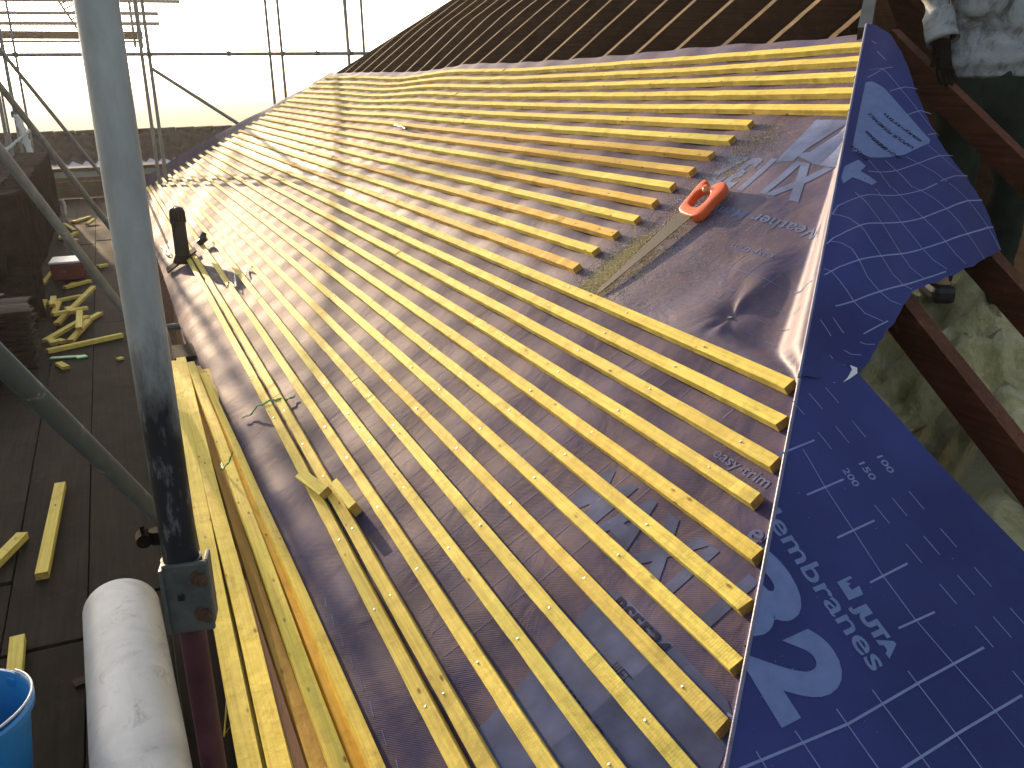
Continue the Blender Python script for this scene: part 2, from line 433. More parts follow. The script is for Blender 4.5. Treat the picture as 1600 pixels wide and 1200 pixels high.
DATA = {
  'rends': [2.832, 2.746, 2.67, 2.59, 2.507, 2.955, 2.956, 2.966, 2.967, 2.974, 2.963, 2.952, 2.967, 2.962, 2.957, 1.637, 1.555, 1.475, 1.428, 1.307, 1.229, 1.141, 1.069],
  'sawtip': [[14.79, 2.708]],
  'sawA': [[10.356, 2.74]],
  'sawB': [[10.464, 2.661]],
  'sawhandle': [[10.356, 2.74], [8.725, 2.814], [8.899, 2.673], [9.523, 2.605], [10.44, 2.648]],
  'vent': [[27.013, 7.971]],
  'ventfl': [[27.724, 8.096], [26.4, 7.948], [25.586, 7.989], [24.633, 8.129]],
  'offA': [[26.698, 2.863], [26.31, 2.661], [26.36, 2.892]],
  'offB': [[25.888, 2.676], [25.968, 2.462]],
  'eave': [[28.086, 1.602], [28.26, 2.129], [28.337, 3.271], [28.742, 4.595], [28.693, 6.537], [28.569, 8.848], [26.884, 14.124]],
  'tw1': [[27.928, 3.836], [27.41, 3.811], [26.699, 3.784], [26.215, 3.745], [25.612, 3.719]],
  'tw2': [[25.435, 6.126], [24.592, 6.208], [23.252, 6.204]],
  'tw3': [[28.542, 9.368], [27.713, 8.789]],
  'tw4': [[7.513, 7.147], [7.637, 6.943]],
  'easy': [[17.622, 1.66], [17.498, 1.467]],
  'bs': [[21.896, 1.489], [21.818, 1.314]],
  'patch': [[21.743, 1.564], [23.06, 1.504], [24.467, 1.478], [25.73, 1.433], [22.807, 1.058], [21.304, 1.133], [21.431, 1.538]],
  'sawdust': [[5.197, 2.976], [7.827, 2.948], [11.438, 2.862], [14.18, 2.879], [14.847, 2.846], [14.79, 2.708], [12.572, 2.701], [10.095, 2.762], [13.707, 2.17], [14.409, 2.48], [14.632, 2.257]],
  'dimple': [[13.669, 2.088]],
  'glow': [[11.474, 2.033], [8.176, 2.236], [14.596, 1.799]],
  'upedge': [[14.796, 2.424], [14.782, 2.067], [14.565, 1.689]],
  'bigfrag': [[19.847, 1.681], [19.455, 1.678], [19.356, 1.553], [19.398, 1.46], [19.379, 1.381], [20.045, 1.357]],
  'box1': [[20.741, 1.309], [20.467, 1.305], [20.423, 1.251], [20.778, 1.246]],
  'upx': [[6.967, 2.605], [4.509, 2.714], [4.452, 2.489], [6.908, 2.335]],
  'up_x2': [[7.525, 2.781], [7.248, 2.662], [9.277, 2.307], [9.575, 2.573]],
  'wm': [[10.067, 2.645], [9.701, 2.159]],
  'toptext': [[11.437, 2.606], [11.675, 2.555]],
  'h_flap': [[-0.161, 0.021], [-0.183, 0.046], [-0.099, 0.087], [0.075, 0.138], [0.286, 0.2], [0.659, 0.377], [0.877, 0.498], [0.994, 0.551], [1.058, 0.511], [1.101, 0.486], [1.162, 0.453], [1.262, 0.386], [1.351, 0.311], [1.427, 0.261], [1.531, 0.233], [1.614, 0.209], [1.695, 0.182], [1.79, 0.159], [1.825, 0.144], [1.861, 0.119], [1.883, 0.109], [1.893, 0.08], [1.915, 0.019], [1.927, -0.001]],
  'h_patch': [[0.335, 0.031], [0.324, 0.052], [0.358, 0.094], [0.566, 0.283], [0.597, 0.279], [0.711, 0.204], [0.803, 0.093], [0.823, 0.026]],
  'h_l1': [[1.212, 0.002], [1.158, 0.014], [1.128, 0.04], [1.052, 0.126], [0.989, 0.193], [0.914, 0.269], [0.863, 0.304]],
  'h_l2': [[1.363, 0.002], [1.325, 0.018], [1.29, 0.048], [1.265, 0.076], [1.212, 0.139], [1.146, 0.202], [1.077, 0.268], [0.994, 0.335], [0.877, 0.412], [0.815, 0.467]],
  'h_l3': [[1.506, 0.012], [1.481, 0.028], [1.456, 0.046], [1.417, 0.09], [1.363, 0.15], [1.3, 0.211], [1.223, 0.277], [1.15, 0.342], [1.057, 0.413], [0.935, 0.495], [0.916, 0.514]],
  'h_l4': [[1.615, 0.056], [1.575, 0.1], [1.503, 0.164], [1.423, 0.231], [1.343, 0.294], [1.269, 0.357]],
  'h_l5': [[1.681, 0.141], [1.601, 0.198]],
  'h_l0': [[0.915, 0.086], [0.886, 0.121], [0.828, 0.183], [0.748, 0.251], [0.651, 0.32], [0.6, 0.367]],
  'h_m0': [[0.471, 0.191], [0.409, 0.236], [0.389, 0.277]],
  'h_m1': [[0.368, 0.116], [0.314, 0.164], [0.286, 0.212]],
  'h_m2': [[0.3, 0.034], [0.239, 0.073], [0.213, 0.108]],
  'h_lx': [[0.841, 0.315], [0.759, 0.367], [0.704, 0.417]],
  'h_m9': [[0.537, 0.274], [0.5, 0.304]],
  'h_v1': [[1.21, 0.005], [1.208, 0.025], [1.222, 0.046], [1.265, 0.076], [1.319, 0.11], [1.363, 0.15], [1.406, 0.189], [1.423, 0.231], [1.416, 0.261]],
  'h_v0': [[1.345, 0.012], [1.346, 0.039], [1.372, 0.066], [1.417, 0.09], [1.471, 0.123], [1.504, 0.163], [1.518, 0.197], [1.509, 0.229]],
  'h_vm': [[1.48, 0.006], [1.481, 0.028], [1.51, 0.052], [1.575, 0.1], [1.605, 0.135], [1.611, 0.185]],
  'h_v2': [[1.078, 0.053], [1.123, 0.078], [1.167, 0.102], [1.212, 0.139], [1.256, 0.174], [1.3, 0.211], [1.331, 0.247], [1.341, 0.291]],
  'h_v3': [[1.019, 0.111], [1.075, 0.146], [1.146, 0.202], [1.184, 0.24], [1.223, 0.277], [1.249, 0.312], [1.258, 0.359]],
  'h_v4': [[0.958, 0.17], [1.023, 0.221], [1.077, 0.268], [1.15, 0.342], [1.181, 0.38], [1.194, 0.415]],
  'h_v5': [[0.913, 0.234], [0.94, 0.275], [0.994, 0.335], [1.057, 0.413], [1.081, 0.455], [1.099, 0.486]],
  'h_v6': [[0.834, 0.344], [0.877, 0.412], [0.935, 0.495], [0.993, 0.549]],
  'h_d1': [[1.693, 0.023], [1.731, 0.06]],
  'h_d2': [[1.661, 0.056], [1.7, 0.092]],
  'h_d3': [[1.801, 0.065], [1.817, 0.085], [1.815, 0.108]],
  'h_d4': [[1.761, 0.1], [1.768, 0.119], [1.761, 0.143]],
  'h_d5': [[1.714, 0.135], [1.717, 0.149], [1.708, 0.172]],
  'h_u1': [[-0.014, 0.027], [0.013, 0.046]],
  'h_u2': [[0.086, 0.052], [0.164, 0.08]],
  'h_u3': [[0.235, 0.035], [0.23, 0.072], [0.286, 0.113], [0.336, 0.153], [0.385, 0.199], [0.423, 0.233], [0.48, 0.286], [0.502, 0.316]],
  'h_u4': [[0.609, 0.276], [0.651, 0.32], [0.694, 0.361], [0.719, 0.417]],
  'h_u5': [[0.724, 0.208], [0.755, 0.248], [0.79, 0.297], [0.831, 0.336]],
  'h_u6': [[0.781, 0.144], [0.849, 0.195], [0.915, 0.231]],
  'h_u7': [[0.825, 0.084], [0.884, 0.127], [0.962, 0.165]],
  'h_torn': [[1.836, 0.112], [1.815, 0.127], [1.827, 0.133], [1.867, 0.111], [1.893, 0.097]],
}

# ------------------------------------------------------------------ roof geometry (n = course number down the slope, Y = along the eaves)
AL = 0.57822726
CA, SA = math.cos(AL), math.sin(AL)
NM = Vector((-SA, 0, CA))
HX, HZ, HY = 2.72675887, 0.12486452 + K, 2.82320879
P0 = Vector((HX, HY, HZ))
DYN, DYF, YF0 = 0.0803393, 0.0837970, 12.3715228
PW = [(0, 0), (0, 1), (0, 2), (0, 3), (0, 4), (1, 0), (1, 1), (1, 2), (1, 3), (1, 4), (2, 0), (2, 1), (2, 2), (2, 3), (3, 0), (3, 1), (3, 2)]
CH = [0.340777, -0.096905, -2.751658, 0.112842, 2.015192, -1.281875, 2.595554, 0.251391, -0.765758, -0.707787, -0.577333, 0.173030, 0.300259, -0.055327, 1.825182, -1.170265, -0.430549]
CL = [-0.004274, 1.964155, 0.476801, -1.024528, -0.573585, -1.309437, -0.330382, 0.124926, -0.753674, -0.615437, 0.496841, -0.579827, 0.125788, -0.269772, 0.461618, -0.274302, 0.267400]
def poly(n, Y, c):
    s = n / 28.0
    t = math.log(max(Y, 0.45)) / 2.5
    return sum(ci * s ** i * t ** j for ci, (i, j) in zip(c, PW)) * 0.1
def fadeout(n):
    return 1.0 if n > -1.5 else max(0.0, 1 - (-1.5 - n) / 8.0)
def surf(n, Y, off=0.0):
    nn = max(min(n, 28.5), -1.5)
    h = poly(nn, Y, CH) * fadeout(n)
    h += (0.022 * math.exp(-((Y - 7.5) / .8) ** 2) - 0.030 * math.exp(-((Y - 9.2) / .9) ** 2)) * max(0.0, min(1.0, 1 - nn / 10.0)) * fadeout(n)
    l = poly(nn, Y, CL) * 0.3 * fadeout(n)
    return Vector((HX - n * .1 * CA + l * CA, Y, HZ - n * .1 * SA + l * SA)) + NM * (h + off)
def Yh(n): return HY - DYN * n
def Yf(n): return YF0 + DYF * n
E1 = Vector((-0.65284323, -0.62630662, -0.42607011))
E2 = Vector((0.75749305, -0.53978058, -0.36720731))
N2 = Vector((0, -0.56247395, 0.82681501))
E1L = 0.1 * CA / 0.65284323                   # length along the hip per course
def hip(s, t, off=0.0):
    return P0 + E1 * s + E2 * t + N2 * off
def memb(n, Y, extra=0.0):
    """height of the membrane on the main slope"""
    d = Y - Yh(n)
    off = -0.026 - 0.007 * (0.5 + 0.5 * math.cos(2 * math.pi * (Y - 3.61) / 0.42)) * sstep(d / 0.3)
    off += 0.004 * noise.noise(Vector((n * 0.16, Y * 1.7, 3.0))) + 0.0025 * noise.noise(Vector((n * 0.7, Y * 5.0, 9.0)))
    bare = sstep((n - 4.7) / 0.8) * sstep((14.9 - n) / 0.8)          # no battens here near the hip
    # a taut dimple round a fixing nail
    r = math.hypot((n - 13.67) * .1, Y - 2.088)
    off += bare * (-0.012 * math.exp(-(r / 0.05) ** 2) )
    ang = math.atan2(Y - 2.088, (13.67 - n) * .1)
    off += bare * 0.010 * math.exp(-((ang - 0.15) / 0.30) ** 2) * sstep(r / 0.06) * math.exp(-(r / 0.30) ** 2)
    off += bare * 0.008 * math.exp(-((abs(ang) - 2.7) / 0.30) ** 2) * sstep(r / 0.05) * math.exp(-(r / 0.16) ** 2)
    off += bare * 0.006 * noise.noise(Vector((n * 0.35, Y * 3.3, 1.0)))
    p = surf(n, Y, off + extra)
    w = 0.018 + (0.012 + 0.014 * max(0.0, n - 4.7)) * bare
    p = p - NM * (bare * 0.034 * sstep((n - 4.5) / 7.0) * math.exp(-(max(0.0, d - w) / 0.16) ** 2))
    k = 1 - sstep(d / w)
    if k > 0:
        hp = P0 + E1 * (n * E1L) + NM * (extra + 0.004)
        q = Vector((p.x * (1 - k) + hp.x * k, p.y, p.z * (1 - k) + (hp.z + (Y - hp.y) * 0.0) * k))
        p = q
    e = Y - Yf(n)
    if e > 0:
        p = p + NM * (0.015 + 0.12 * sstep(n / 22.0)) * sstep(e / 0.22)
    if n > 28.35:
        g = n - 28.35
        p = p - Vector((0, 0, 1)) * (0.05 * g * g)
    return p

EAVE = [(0.4, 28.0), (1.6, 28.15), (2.1, 28.3), (3.3, 28.4), (4.6, 28.75), (6.5, 28.7), (8.8, 28.6), (12, 28.5), (16, 28.5)]
def eave_n(Y):
    for (a, na), (b, nb) in zip(EAVE, EAVE[1:]):
        if Y <= b:
            return na + (nb - na) * max(0, (Y - a)) / (b - a)
    return 28.5

def main_sheet(name, n0, n1, nn, extra, mat, parent, eaves=False, top=False):
    NY = 330
    verts, faces = [], []
    fr = [(math.exp(3.2 * i / NY) - 1) / (math.exp(3.2) - 1) for i in range(NY + 1)]
    fr = [0.0, 0.0012, 0.0024, 0.0036, 0.005] + [f * .994 + 0.006 for f in fr]
    if True:
        fr = fr + [1.0]
    fr = sorted(set(fr))
    for i in range(nn + 1):
        for f in fr:
            n = n0 + (n1 - n0) * i / nn
            ya, yb = Yh(n), Yf(n) + 0.25
            Y = ya + (yb - ya) * f
            if eaves:
                en = eave_n(Y)
                n = n0 + (en + 0.55 - n0) * i / nn
                Y = Yh(n) + (Yf(n) + .25 - Yh(n)) * f
            m = n
            if top:                               # ragged, slightly wavy top edge
                m = n + (1 - i / nn) ** 3 * 0.35 * noise.noise(Vector((Y * 0.8, 7, 2)))
            verts.append(memb(m, max(Y, Yh(m)), extra))
    w = len(fr)
    for i in range(nn):
        for j in range(w - 1):
            a = i * w + j
            faces.append((a, a + w, a + w + 1, a + 1))
    return mesh_obj(name, verts, faces, mat, parent, smooth=True)

# membrane sheets -------------------------------------------------------------
up = thing('breather_membrane', surf(7, 5), 'upper blue roofing membrane with a torn flap folded over the hip', 'membrane', 'blue breather membrane strips on the roof')
lo = thing('breather_membrane', surf(21, 4), 'lower blue roofing membrane by the eaves, reading Membranes and 32', 'membrane', 'blue breather membrane strips on the roof')
main_sheet('sheet', -1.15, 14.95, 110, 0.002, MAT['membrane'], up, top=True)
main_sheet('sheet', 14.2, 28.5, 110, -0.003, MAT['membrane_under'], lo, eaves=True)

def flap_off(s, t):
    k = sstep(t / 0.10)
    return 0.006 + k * (0.014 + 0.016 * math.sin(s * 6.0 + t * 5) + 0.010 * math.sin(t * 17 - s * 5)) - 0.05 * sstep((t - 0.28) / 0.3) * sstep((s - 0.6) / 0.5)
def low_off(s, t):
    return 0.0 + sstep(t / 0.1) * 0.004 * math.sin(s * 4 + t * 7)

def cut_grid(bm, step, axes=(0, 1)):
    for ax in axes:
        lo_ = min(v.co[ax] for v in bm.verts); hi_ = max(v.co[ax] for v in bm.verts)
        x = math.ceil(lo_ / step) * step
        while x < hi_:
            co = [0, 0, 0]; no = [0, 0, 0]
            co[ax] = x; no[ax] = 1
            bmesh.ops.bisect_plane(bm, geom=bm.verts[:] + bm.edges[:] + bm.faces[:], plane_co=co, plane_no=no, dist=1e-6)
            x += step

def poly_patch(name, pts, fn, mat, parent, step=0.03, smooth=True, jag=0.0):
    if jag:
        q = []
        for i, p in enumerate(pts):
            a = Vector((p[0], p[1])); b = Vector((pts[(i + 1) % len(pts)][0], pts[(i + 1) % len(pts)][1]))
            m = max(1, int((b - a).length / 0.02))
            for k in range(m):
                c = a.lerp(b, k / m)
                j = jag if (k > 0 and c.y > 0.02) else 0
                q.append((c.x + random.uniform(-j, j), c.y + random.uniform(-j, j)))
        pts = q
    bm = bmesh.new()
    bm.faces.new([bm.verts.new((p[0], p[1], 0)) for p in pts])
    cut_grid(bm, step)
    bmesh.ops.triangulate(bm, faces=[f for f in bm.faces if len(f.verts) > 4])
    bm.verts.index_update()
    v = [fn(x.co.x, x.co.y) for x in bm.verts]
    f = [[x.index for x in q.verts] for q in bm.faces]
    bm.free()
    return mesh_obj(name, v, f, mat, parent, smooth=smooth)

fl = [tuple(p) for p in DATA['h_flap']]
fl[0] = (-0.16, 0.0)
fl[1] = (-0.17, 0.035)
fl[-1] = (1.9268, 0.0)
flapfn = lambda s, t: hip(s, t, flap_off(s, t))
poly_patch('overlap_flap', fl, flapfn, MAT['membrane_shade'], up, 0.02, jag=0.0025)
lowfn = lambda s, t: hip(s, t, low_off(s, t))
lowpoly = [(1.80, 0.0), (1.83, 0.14), (2.1708, 0.5657), (2.32, 0.77), (2.56, 1.09), (3.05, 0.68), (3.42, 0.0)]
poly_patch('hip_overlap', lowpoly, lowfn, MAT['membrane_shade'], lo, 0.03)

# the fold along the hip
for par, s0, s1, ex in ((up, -0.16, 1.93, 0.006), (lo, 1.93, 3.55, 0.0)):
    mb = MB()
    ps = [hip(s0 + (s1 - s0) * i / 60, 0, 0.0) + NM * (ex * .5) for i in range(61)]
    mb.sweep([p + Vector((0, 0, 0.0015 * noise.noise(Vector((i * .35, 1, 1))))) for i, p in enumerate(ps)], 0.0045, 10)
    mb.obj('folded_edge', MAT['fold'], par, smooth=True)

# prints ------------------------------------------------------------------------
LIFT = 0.0011
def ribbon(mb, pts, fn, w, dens=0.015):
    """pts in surface coordinates; fn maps (a, b) to a 3D point"""
    P = []
    for (a, b) in zip(pts, pts[1:]):
        L_ = (fn(*a) - fn(*b)).length
        m = max(1, int(L_ / dens))
        for k in range(m):
            P.append((a[0] + (b[0] - a[0]) * k / m, a[1] + (b[1] - a[1]) * k / m))
    P.append(pts[-1])
    W = [fn(*p) for p in P]
    e = 0.01
    v = []
    for i, p in enumerate(P):
        d = (W[min(i + 1, len(W) - 1)] - W[max(i - 1, 0)]).normalized()
        ea = fn(p[0] + e, p[1]) - fn(p[0], p[1]); eb = fn(p[0], p[1] + e) - fn(p[0], p[1])
        nrm = ea.cross(eb).normalized()
        if nrm.z < 0: nrm = -nrm
        sd = d.cross(nrm).normalized() * (w / 2)
        v += [W[i] + nrm * LIFT + sd, W[i] + nrm * LIFT - sd]
    mb.add(v, [(2 * i, 2 * i + 1, 2 * i + 3, 2 * i + 2) for i in range(len(P) - 1)])

def text_mesh(txt, size, bold=0.0):
    cu = bpy.data.curves.new('text', 'FONT')
    cu.body = txt
    cu.size = size
    cu.offset = bold
    cu.resolution_u = 5
    ob = bpy.data.objects.new('text', cu)
    COL.objects.link(ob)
    dg = bpy.context.evaluated_depsgraph_get()
    me = bpy.data.meshes.new_from_object(ob.evaluated_get(dg))
    bpy.data.objects.remove(ob)
    return me

def put_text(name, txt, size, o, ax, up_, fn, mat, parent, width=None, bold=0.0, step=0.03, lift=LIFT, clip=False):
    """o = (a,b) baseline start, ax / up_ = (a,b) per metre along the reading direction / towards the letter tops"""
    me = text_mesh(txt, size, bold)
    bm = bmesh.new(); bm.from_mesh(me)
    xs = [v.co.x for v in bm.verts]
    x0, wd = min(xs), max(xs) - min(xs)
    k = (width / wd) if width else 1.0
    cut_grid(bm, step)
    if clip:
        # keep only what lies beyond the fold (b > 0.004)
        no = Vector((ax[1] * k, up_[1], 0)); co = Vector((x0, 0, 0)) + no * ((0.004 - o[1]) / no.length_squared)
        bmesh.ops.bisect_plane(bm, geom=bm.verts[:] + bm.edges[:] + bm.faces[:], plane_co=co, plane_no=no, clear_inner=True, dist=1e-6)
    bm.verts.index_update()
    v = []
    for q in bm.verts:
        x, y = (q.co.x - x0) * k, q.co.y
        a, b = o[0] + ax[0] * x + up_[0] * y, o[1] + ax[1] * x + up_[1] * y
        p = fn(a, b)
        ea = fn(a + .01, b) - p; eb = fn(a, b + .01) - p
        nrm = ea.cross(eb).normalized()
        if nrm.z < 0: nrm = -nrm
        v.append(p + nrm * lift)
    f = [[x.index for x in q.verts] for q in bm.faces]
    bm.free()
    return mesh_obj(name, v, f, mat, parent)

# hip side of the lower strip: u down the slope from the sheet corner, w in from the sheet edge
AH = (0.6849885, 0.72855388)
E0 = (1.8517, 0.1305)
def uw(u, w): return (E0[0] + AH[0] * u + AH[1] * w, E0[1] + AH[1] * u - AH[0] * w)
mb = MB()
long_pts = [(0.135, .280), (0.237, .295), (0.349, .302), (0.458, .312), (0.560, .315), (0.663, .307), (0.767, .297), (0.9, .29), (1.1, .28)]
ribbon(mb, [uw(*p) for p in long_pts], lowfn, 0.0022)
for i in range(4):
    u = 0.124 + i * .1105
    ribbon(mb, [uw(u, .235), uw(u + .004, .352)], lowfn, 0.0045)
ribbon(mb, [uw(0.565, .26), uw(0.562, .365)], lowfn, 0.0045)
for u, w1 in ((0.665, .92), (0.770, 1.0), (0.88, 1.0), (0.99, .9)):
    ribbon(mb, [uw(u, .215), uw(u, .4), uw(u + .004, .6), uw(u - .02, w1)], lowfn, 0.0050)
for w in (.412, .510, .604, .707, .80):
    ribbon(mb, [uw(0.638, w), uw(1.15, w - .01)], lowfn, 0.0024)
for w in (.1, .155, .212):
    for i in range(11):
        u = 0.005 + i * .103
        if 0.19 < u < 0.3: continue
        ww = w - 0.02 * sstep(u / 0.9) - (0.0 if u > .1 else -.0)
        if w > .2 and u < 0.02: pass
        ribbon(mb, [uw(u, ww), uw(u + .05, ww - .002)], lowfn, 0.0022)
mb.obj('printed_grid', MAT['printline'], lo)
for tx, w in (('200', .222), ('150', .168), ('100', .108)):
    put_text('printed_number', tx, 0.026, uw(0.212, w), (AH[0], AH[1]), (-AH[1], AH[0]), lowfn, MAT['printline'], lo, width=0.048, bold=0.0003)
put_text('printed_word', 'Membranes', 0.068, uw(0.196, .484), (AH[0], AH[1]), (-AH[1], AH[0]), lowfn, MAT['print'], lo, width=0.415, bold=0.0009, clip=True)
put_text('printed_word', 'JUTA', 0.044, uw(0.486, .428), (AH[0], AH[1]), (-AH[1], AH[0]), lowfn, MAT['print'], lo, width=0.118, bold=0.0030)
put_text('printed_number', '3', 0.250, uw(0.318, .700), (AH[0], AH[1]), (-AH[1], AH[0]), lowfn, MAT['print'], lo, width=0.148, bold=0.013, clip=True)
put_text('printed_number', '2', 0.250, uw(0.486, .716), (AH[0], AH[1]), (-AH[1], AH[0]), lowfn, MAT['print'], lo, width=0.138, bold=0.012, clip=True)
# square emblem before JUTA: a block with a cut-out flick
sq = [(0.432, .424), (0.474, .426), (0.475, .386), (0.456, .381), (0.458, .403), (0.447, .405), (0.446, .396), (0.438, .404), (0.437, .384), (0.431, .386)]
poly_patch('printed_emblem', [(p[0], p[1]) for p in (uw(*q) for q in sq)], lambda a, b: lowfn(a, b) + N2 * LIFT, MAT['print'], lo, 0.05, False)

# hip side of the upper strip
mb = MB()
for k, w in (('h_l0', .004), ('h_l1', .004), ('h_l2', .0045), ('h_l3', .0045), ('h_l4', .0045), ('h_l5', .004), ('h_lx', .004), ('h_m9', .004), ('h_m0', .004), ('h_m1', .004), ('h_m2', .004),
             ('h_vm', .0026), ('h_v0', .0026), ('h_v1', .0026), ('h_v2', .0026), ('h_v3', .0026), ('h_v4', .0026), ('h_v5', .0026), ('h_v6', .0026),
             ('h_d1', .0026), ('h_d2', .0026), ('h_d3', .0026), ('h_d4', .0026), ('h_d5', .0026), ('h_u1', .003), ('h_u2', .003), ('h_u3', .0028), ('h_u4', .0028), ('h_u5', .0028), ('h_u6', .0028), ('h_u7', .0028)):
    ribbon(mb, [tuple(p) for p in DATA[k]], flapfn, w)
mb.obj('printed_grid', MAT['printline'], up)
pp = [tuple(p) for p in DATA['h_patch']]
poly_patch('printed_panel', pp, lambda a, b: flapfn(a, b) + N2 * LIFT, MAT['print'], up, 0.03, False)
# small lines of instructions on the panel, reading up the slope
axu = (-0.60, -0.80); upu = (0.80, -0.60)
for i, (tx, o, wd) in enumerate((('BS5534', (0.830, 0.088), 0.075), ('HIGH BREATHER', (0.738, 0.196), 0.16), ('UNDERLAY', (0.700, 0.150), 0.09), ('VAPOUR PERMEABLE', (0.655, 0.235), 0.21), ('easy-trim', (0.600, 0.255), 0.17))):
    put_text('printed_small_text', tx, 0.036 if i == 0 else 0.026, o, axu, upu, flapfn, MAT['darkprint'], up, width=wd, bold=0.0004, lift=LIFT * 2)
# a piece of the big lettering that crosses the fold
K1 = [(0.93, 0.012), (0.862, 0.052), (0.885, 0.078), (0.935, 0.062), (0.965, 0.118), (1.010, 0.098), (0.985, 0.040), (1.03, 0.018), (1.0, 0.008)]
poly_patch('printed_letter', K1, lambda a, b: flapfn(a, b) + N2 * LIFT, MAT['print'], up, 0.03, False)
tn = [tuple(p) for p in DATA['h_torn']]
poly_patch('torn_edge', [(1.812, .118), (1.828, .125), (1.842, .118), (1.868, .108), (1.90, .082), (1.882, .108), (1.862, .122), (1.835, .138), (1.815, .136)], lambda a, b: flapfn(a, b) + N2 * 0.004, MAT['white'], up, 0.03, False, jag=0.001)

# main-slope prints (coordinates n, Y)
upfn = lambda n, Y: memb(n, Y, 0.002)
lofn = lambda n, Y: memb(n, Y, -0.003)
AXM, UPM = (0.0, -1.0), (-10.0, 0.0)
put_text('printed_word', 'easy-trim', 0.043, (17.75, 1.662), AXM, UPM, lofn, MAT['sunline'], lo, width=0.205, bold=0.0004)
put_text('printed_word', 'er', 0.068, (18.95, 1.39), AXM, UPM, lofn, MAT['sunprint'], lo, width=0.075, bold=0.0009)
put_text('printed_big_word', 'MAXI 1', 0.235, (21.25, 1.90), AXM, UPM, lofn, MAT['sunprint'], lo, width=0.63, bold=0.008)
pat = [(21.75, 1.515), (21.95, 1.555), (26.0, 1.47), (26.2, 1.03), (25.6, 0.85), (22.9, 1.02), (21.95, 1.07), (21.75, 1.12)]
poly_patch('printed_panel', pat, lambda a, b: lofn(a, b) + NM * LIFT, MAT['sunprint'], lo, 0.1, False)
put_text('printed_number', 'BS5534', 0.052, (22.16, 1.505), AXM, UPM, lofn, MAT['darkprint'], lo, width=0.21, bold=0.0016, lift=LIFT * 2)
put_text('printed_small_text', 'UFT', 0.034, (23.05, 1.36), AXM, UPM, lofn, MAT['darkprint'], lo, width=0.06, lift=LIFT * 2)
put_text('printed_small_text', 'HIGH BREATHER', 0.030, (24.15, 1.47), AXM, UPM, lofn, MAT['darkprint'], lo, width=0.23, lift=LIFT * 2)
mb = MB()
n = 16.1
for i in range(24):
    Y = 1.72 + i * .1
    ribbon(mb, [(19.2, Y), (25.8, Y)], lofn, 0.0022, 0.03)
    ribbon(mb, [(16.0, Y + .02), (16.75, Y + .02)], lofn, 0.002, 0.03)
for nn_ in (20.2, 21.2, 22.2, 23.2, 24.2, 25.2):
    ribbon(mb, [(nn_, 1.66), (nn_, 4.0)], lofn, 0.0024, 0.03)
for i in range(10):
    ribbon(mb, [(27.9, 1.3 + i * .1), (27.85, 1.35 + i * .1)], lofn, 0.0022, 0.03)
mb.obj('printed_grid', MAT['sunline'], lo)

PANEL_A = [(4.6, 2.65), (4.552, 2.471), (6.239, 2.528), (6.891, 2.531), (7.038, 2.608)]
PANEL_B = [(4.759, 2.444), (5.866, 2.354), (6.952, 2.314), (6.864, 2.43), (6.556, 2.561), (6.35, 2.50)]
# upper strip, laid the other way round: text reads away from the hip
AXU, UPU = (0.0, 1.0), (10.0, 0.0)
put_text('printed_word', 'Weather Membranes', 0.066, (9.55, 2.08), AXU, UPU, upfn, MAT['upprint'], up, width=0.82, bold=0.0006)
put_text('printed_small_text', 'easy-trim', 0.040, (11.0, 2.18), AXU, UPU, upfn, MAT['upprint'], up, width=0.20, bold=0.0003)
put_text('printed_big_word', 'XI 132', 0.235, (6.95, 2.32), AXU, UPU, upfn, MAT['upprint'], up, width=0.56, bold=0.009)
poly_patch('printed_panel', PANEL_A, lambda a, b: upfn(a, b) + NM * LIFT, MAT['upprint'], up, 0.1, False)
poly_patch('printed_panel', PANEL_B, lambda a, b: upfn(a, b) + NM * LIFT, MAT['upprint'], up, 0.1, False)
mb = MB()
for i in range(7):
    Y = 1.86 + i * .1
    for nn_ in (13.9, 13.35, 12.8):
        if abs(Y - 2.06) < .04: continue
        ribbon(mb, [(nn_, Y), (nn_, Y + .05)], upfn, 0.0022, 0.03)
    if i > 1:
        ribbon(mb, [(11.3, Y + .03), (12.3, Y + .03)], upfn, 0.0022, 0.03)
ribbon(mb, [(12.0, 1.93), (12.0, 2.62)], upfn, 0.0022, 0.03)
ribbon(mb, [(12.0, 1.86), (12.02, 1.99)], upfn, 0.0035, 0.03)
ribbon(mb, [(5.6, 2.74), (9.0, 2.73)], upfn, 0.0016, 0.03)
ribbon(mb, [(5.6, 2.80), (8.6, 2.82)], upfn, 0.0016, 0.03)
mb.obj('printed_grid', MAT['upprint'], up)
mb = MB()
c = upfn(13.67, 2.088) + NM * 0.003
mb.box(c, (0.012, 0.012, 0.003), Matrix.Rotation(0.4, 3, 'Z'), 0.001)
mb.obj('fixing_nail', MAT['nail'], up)

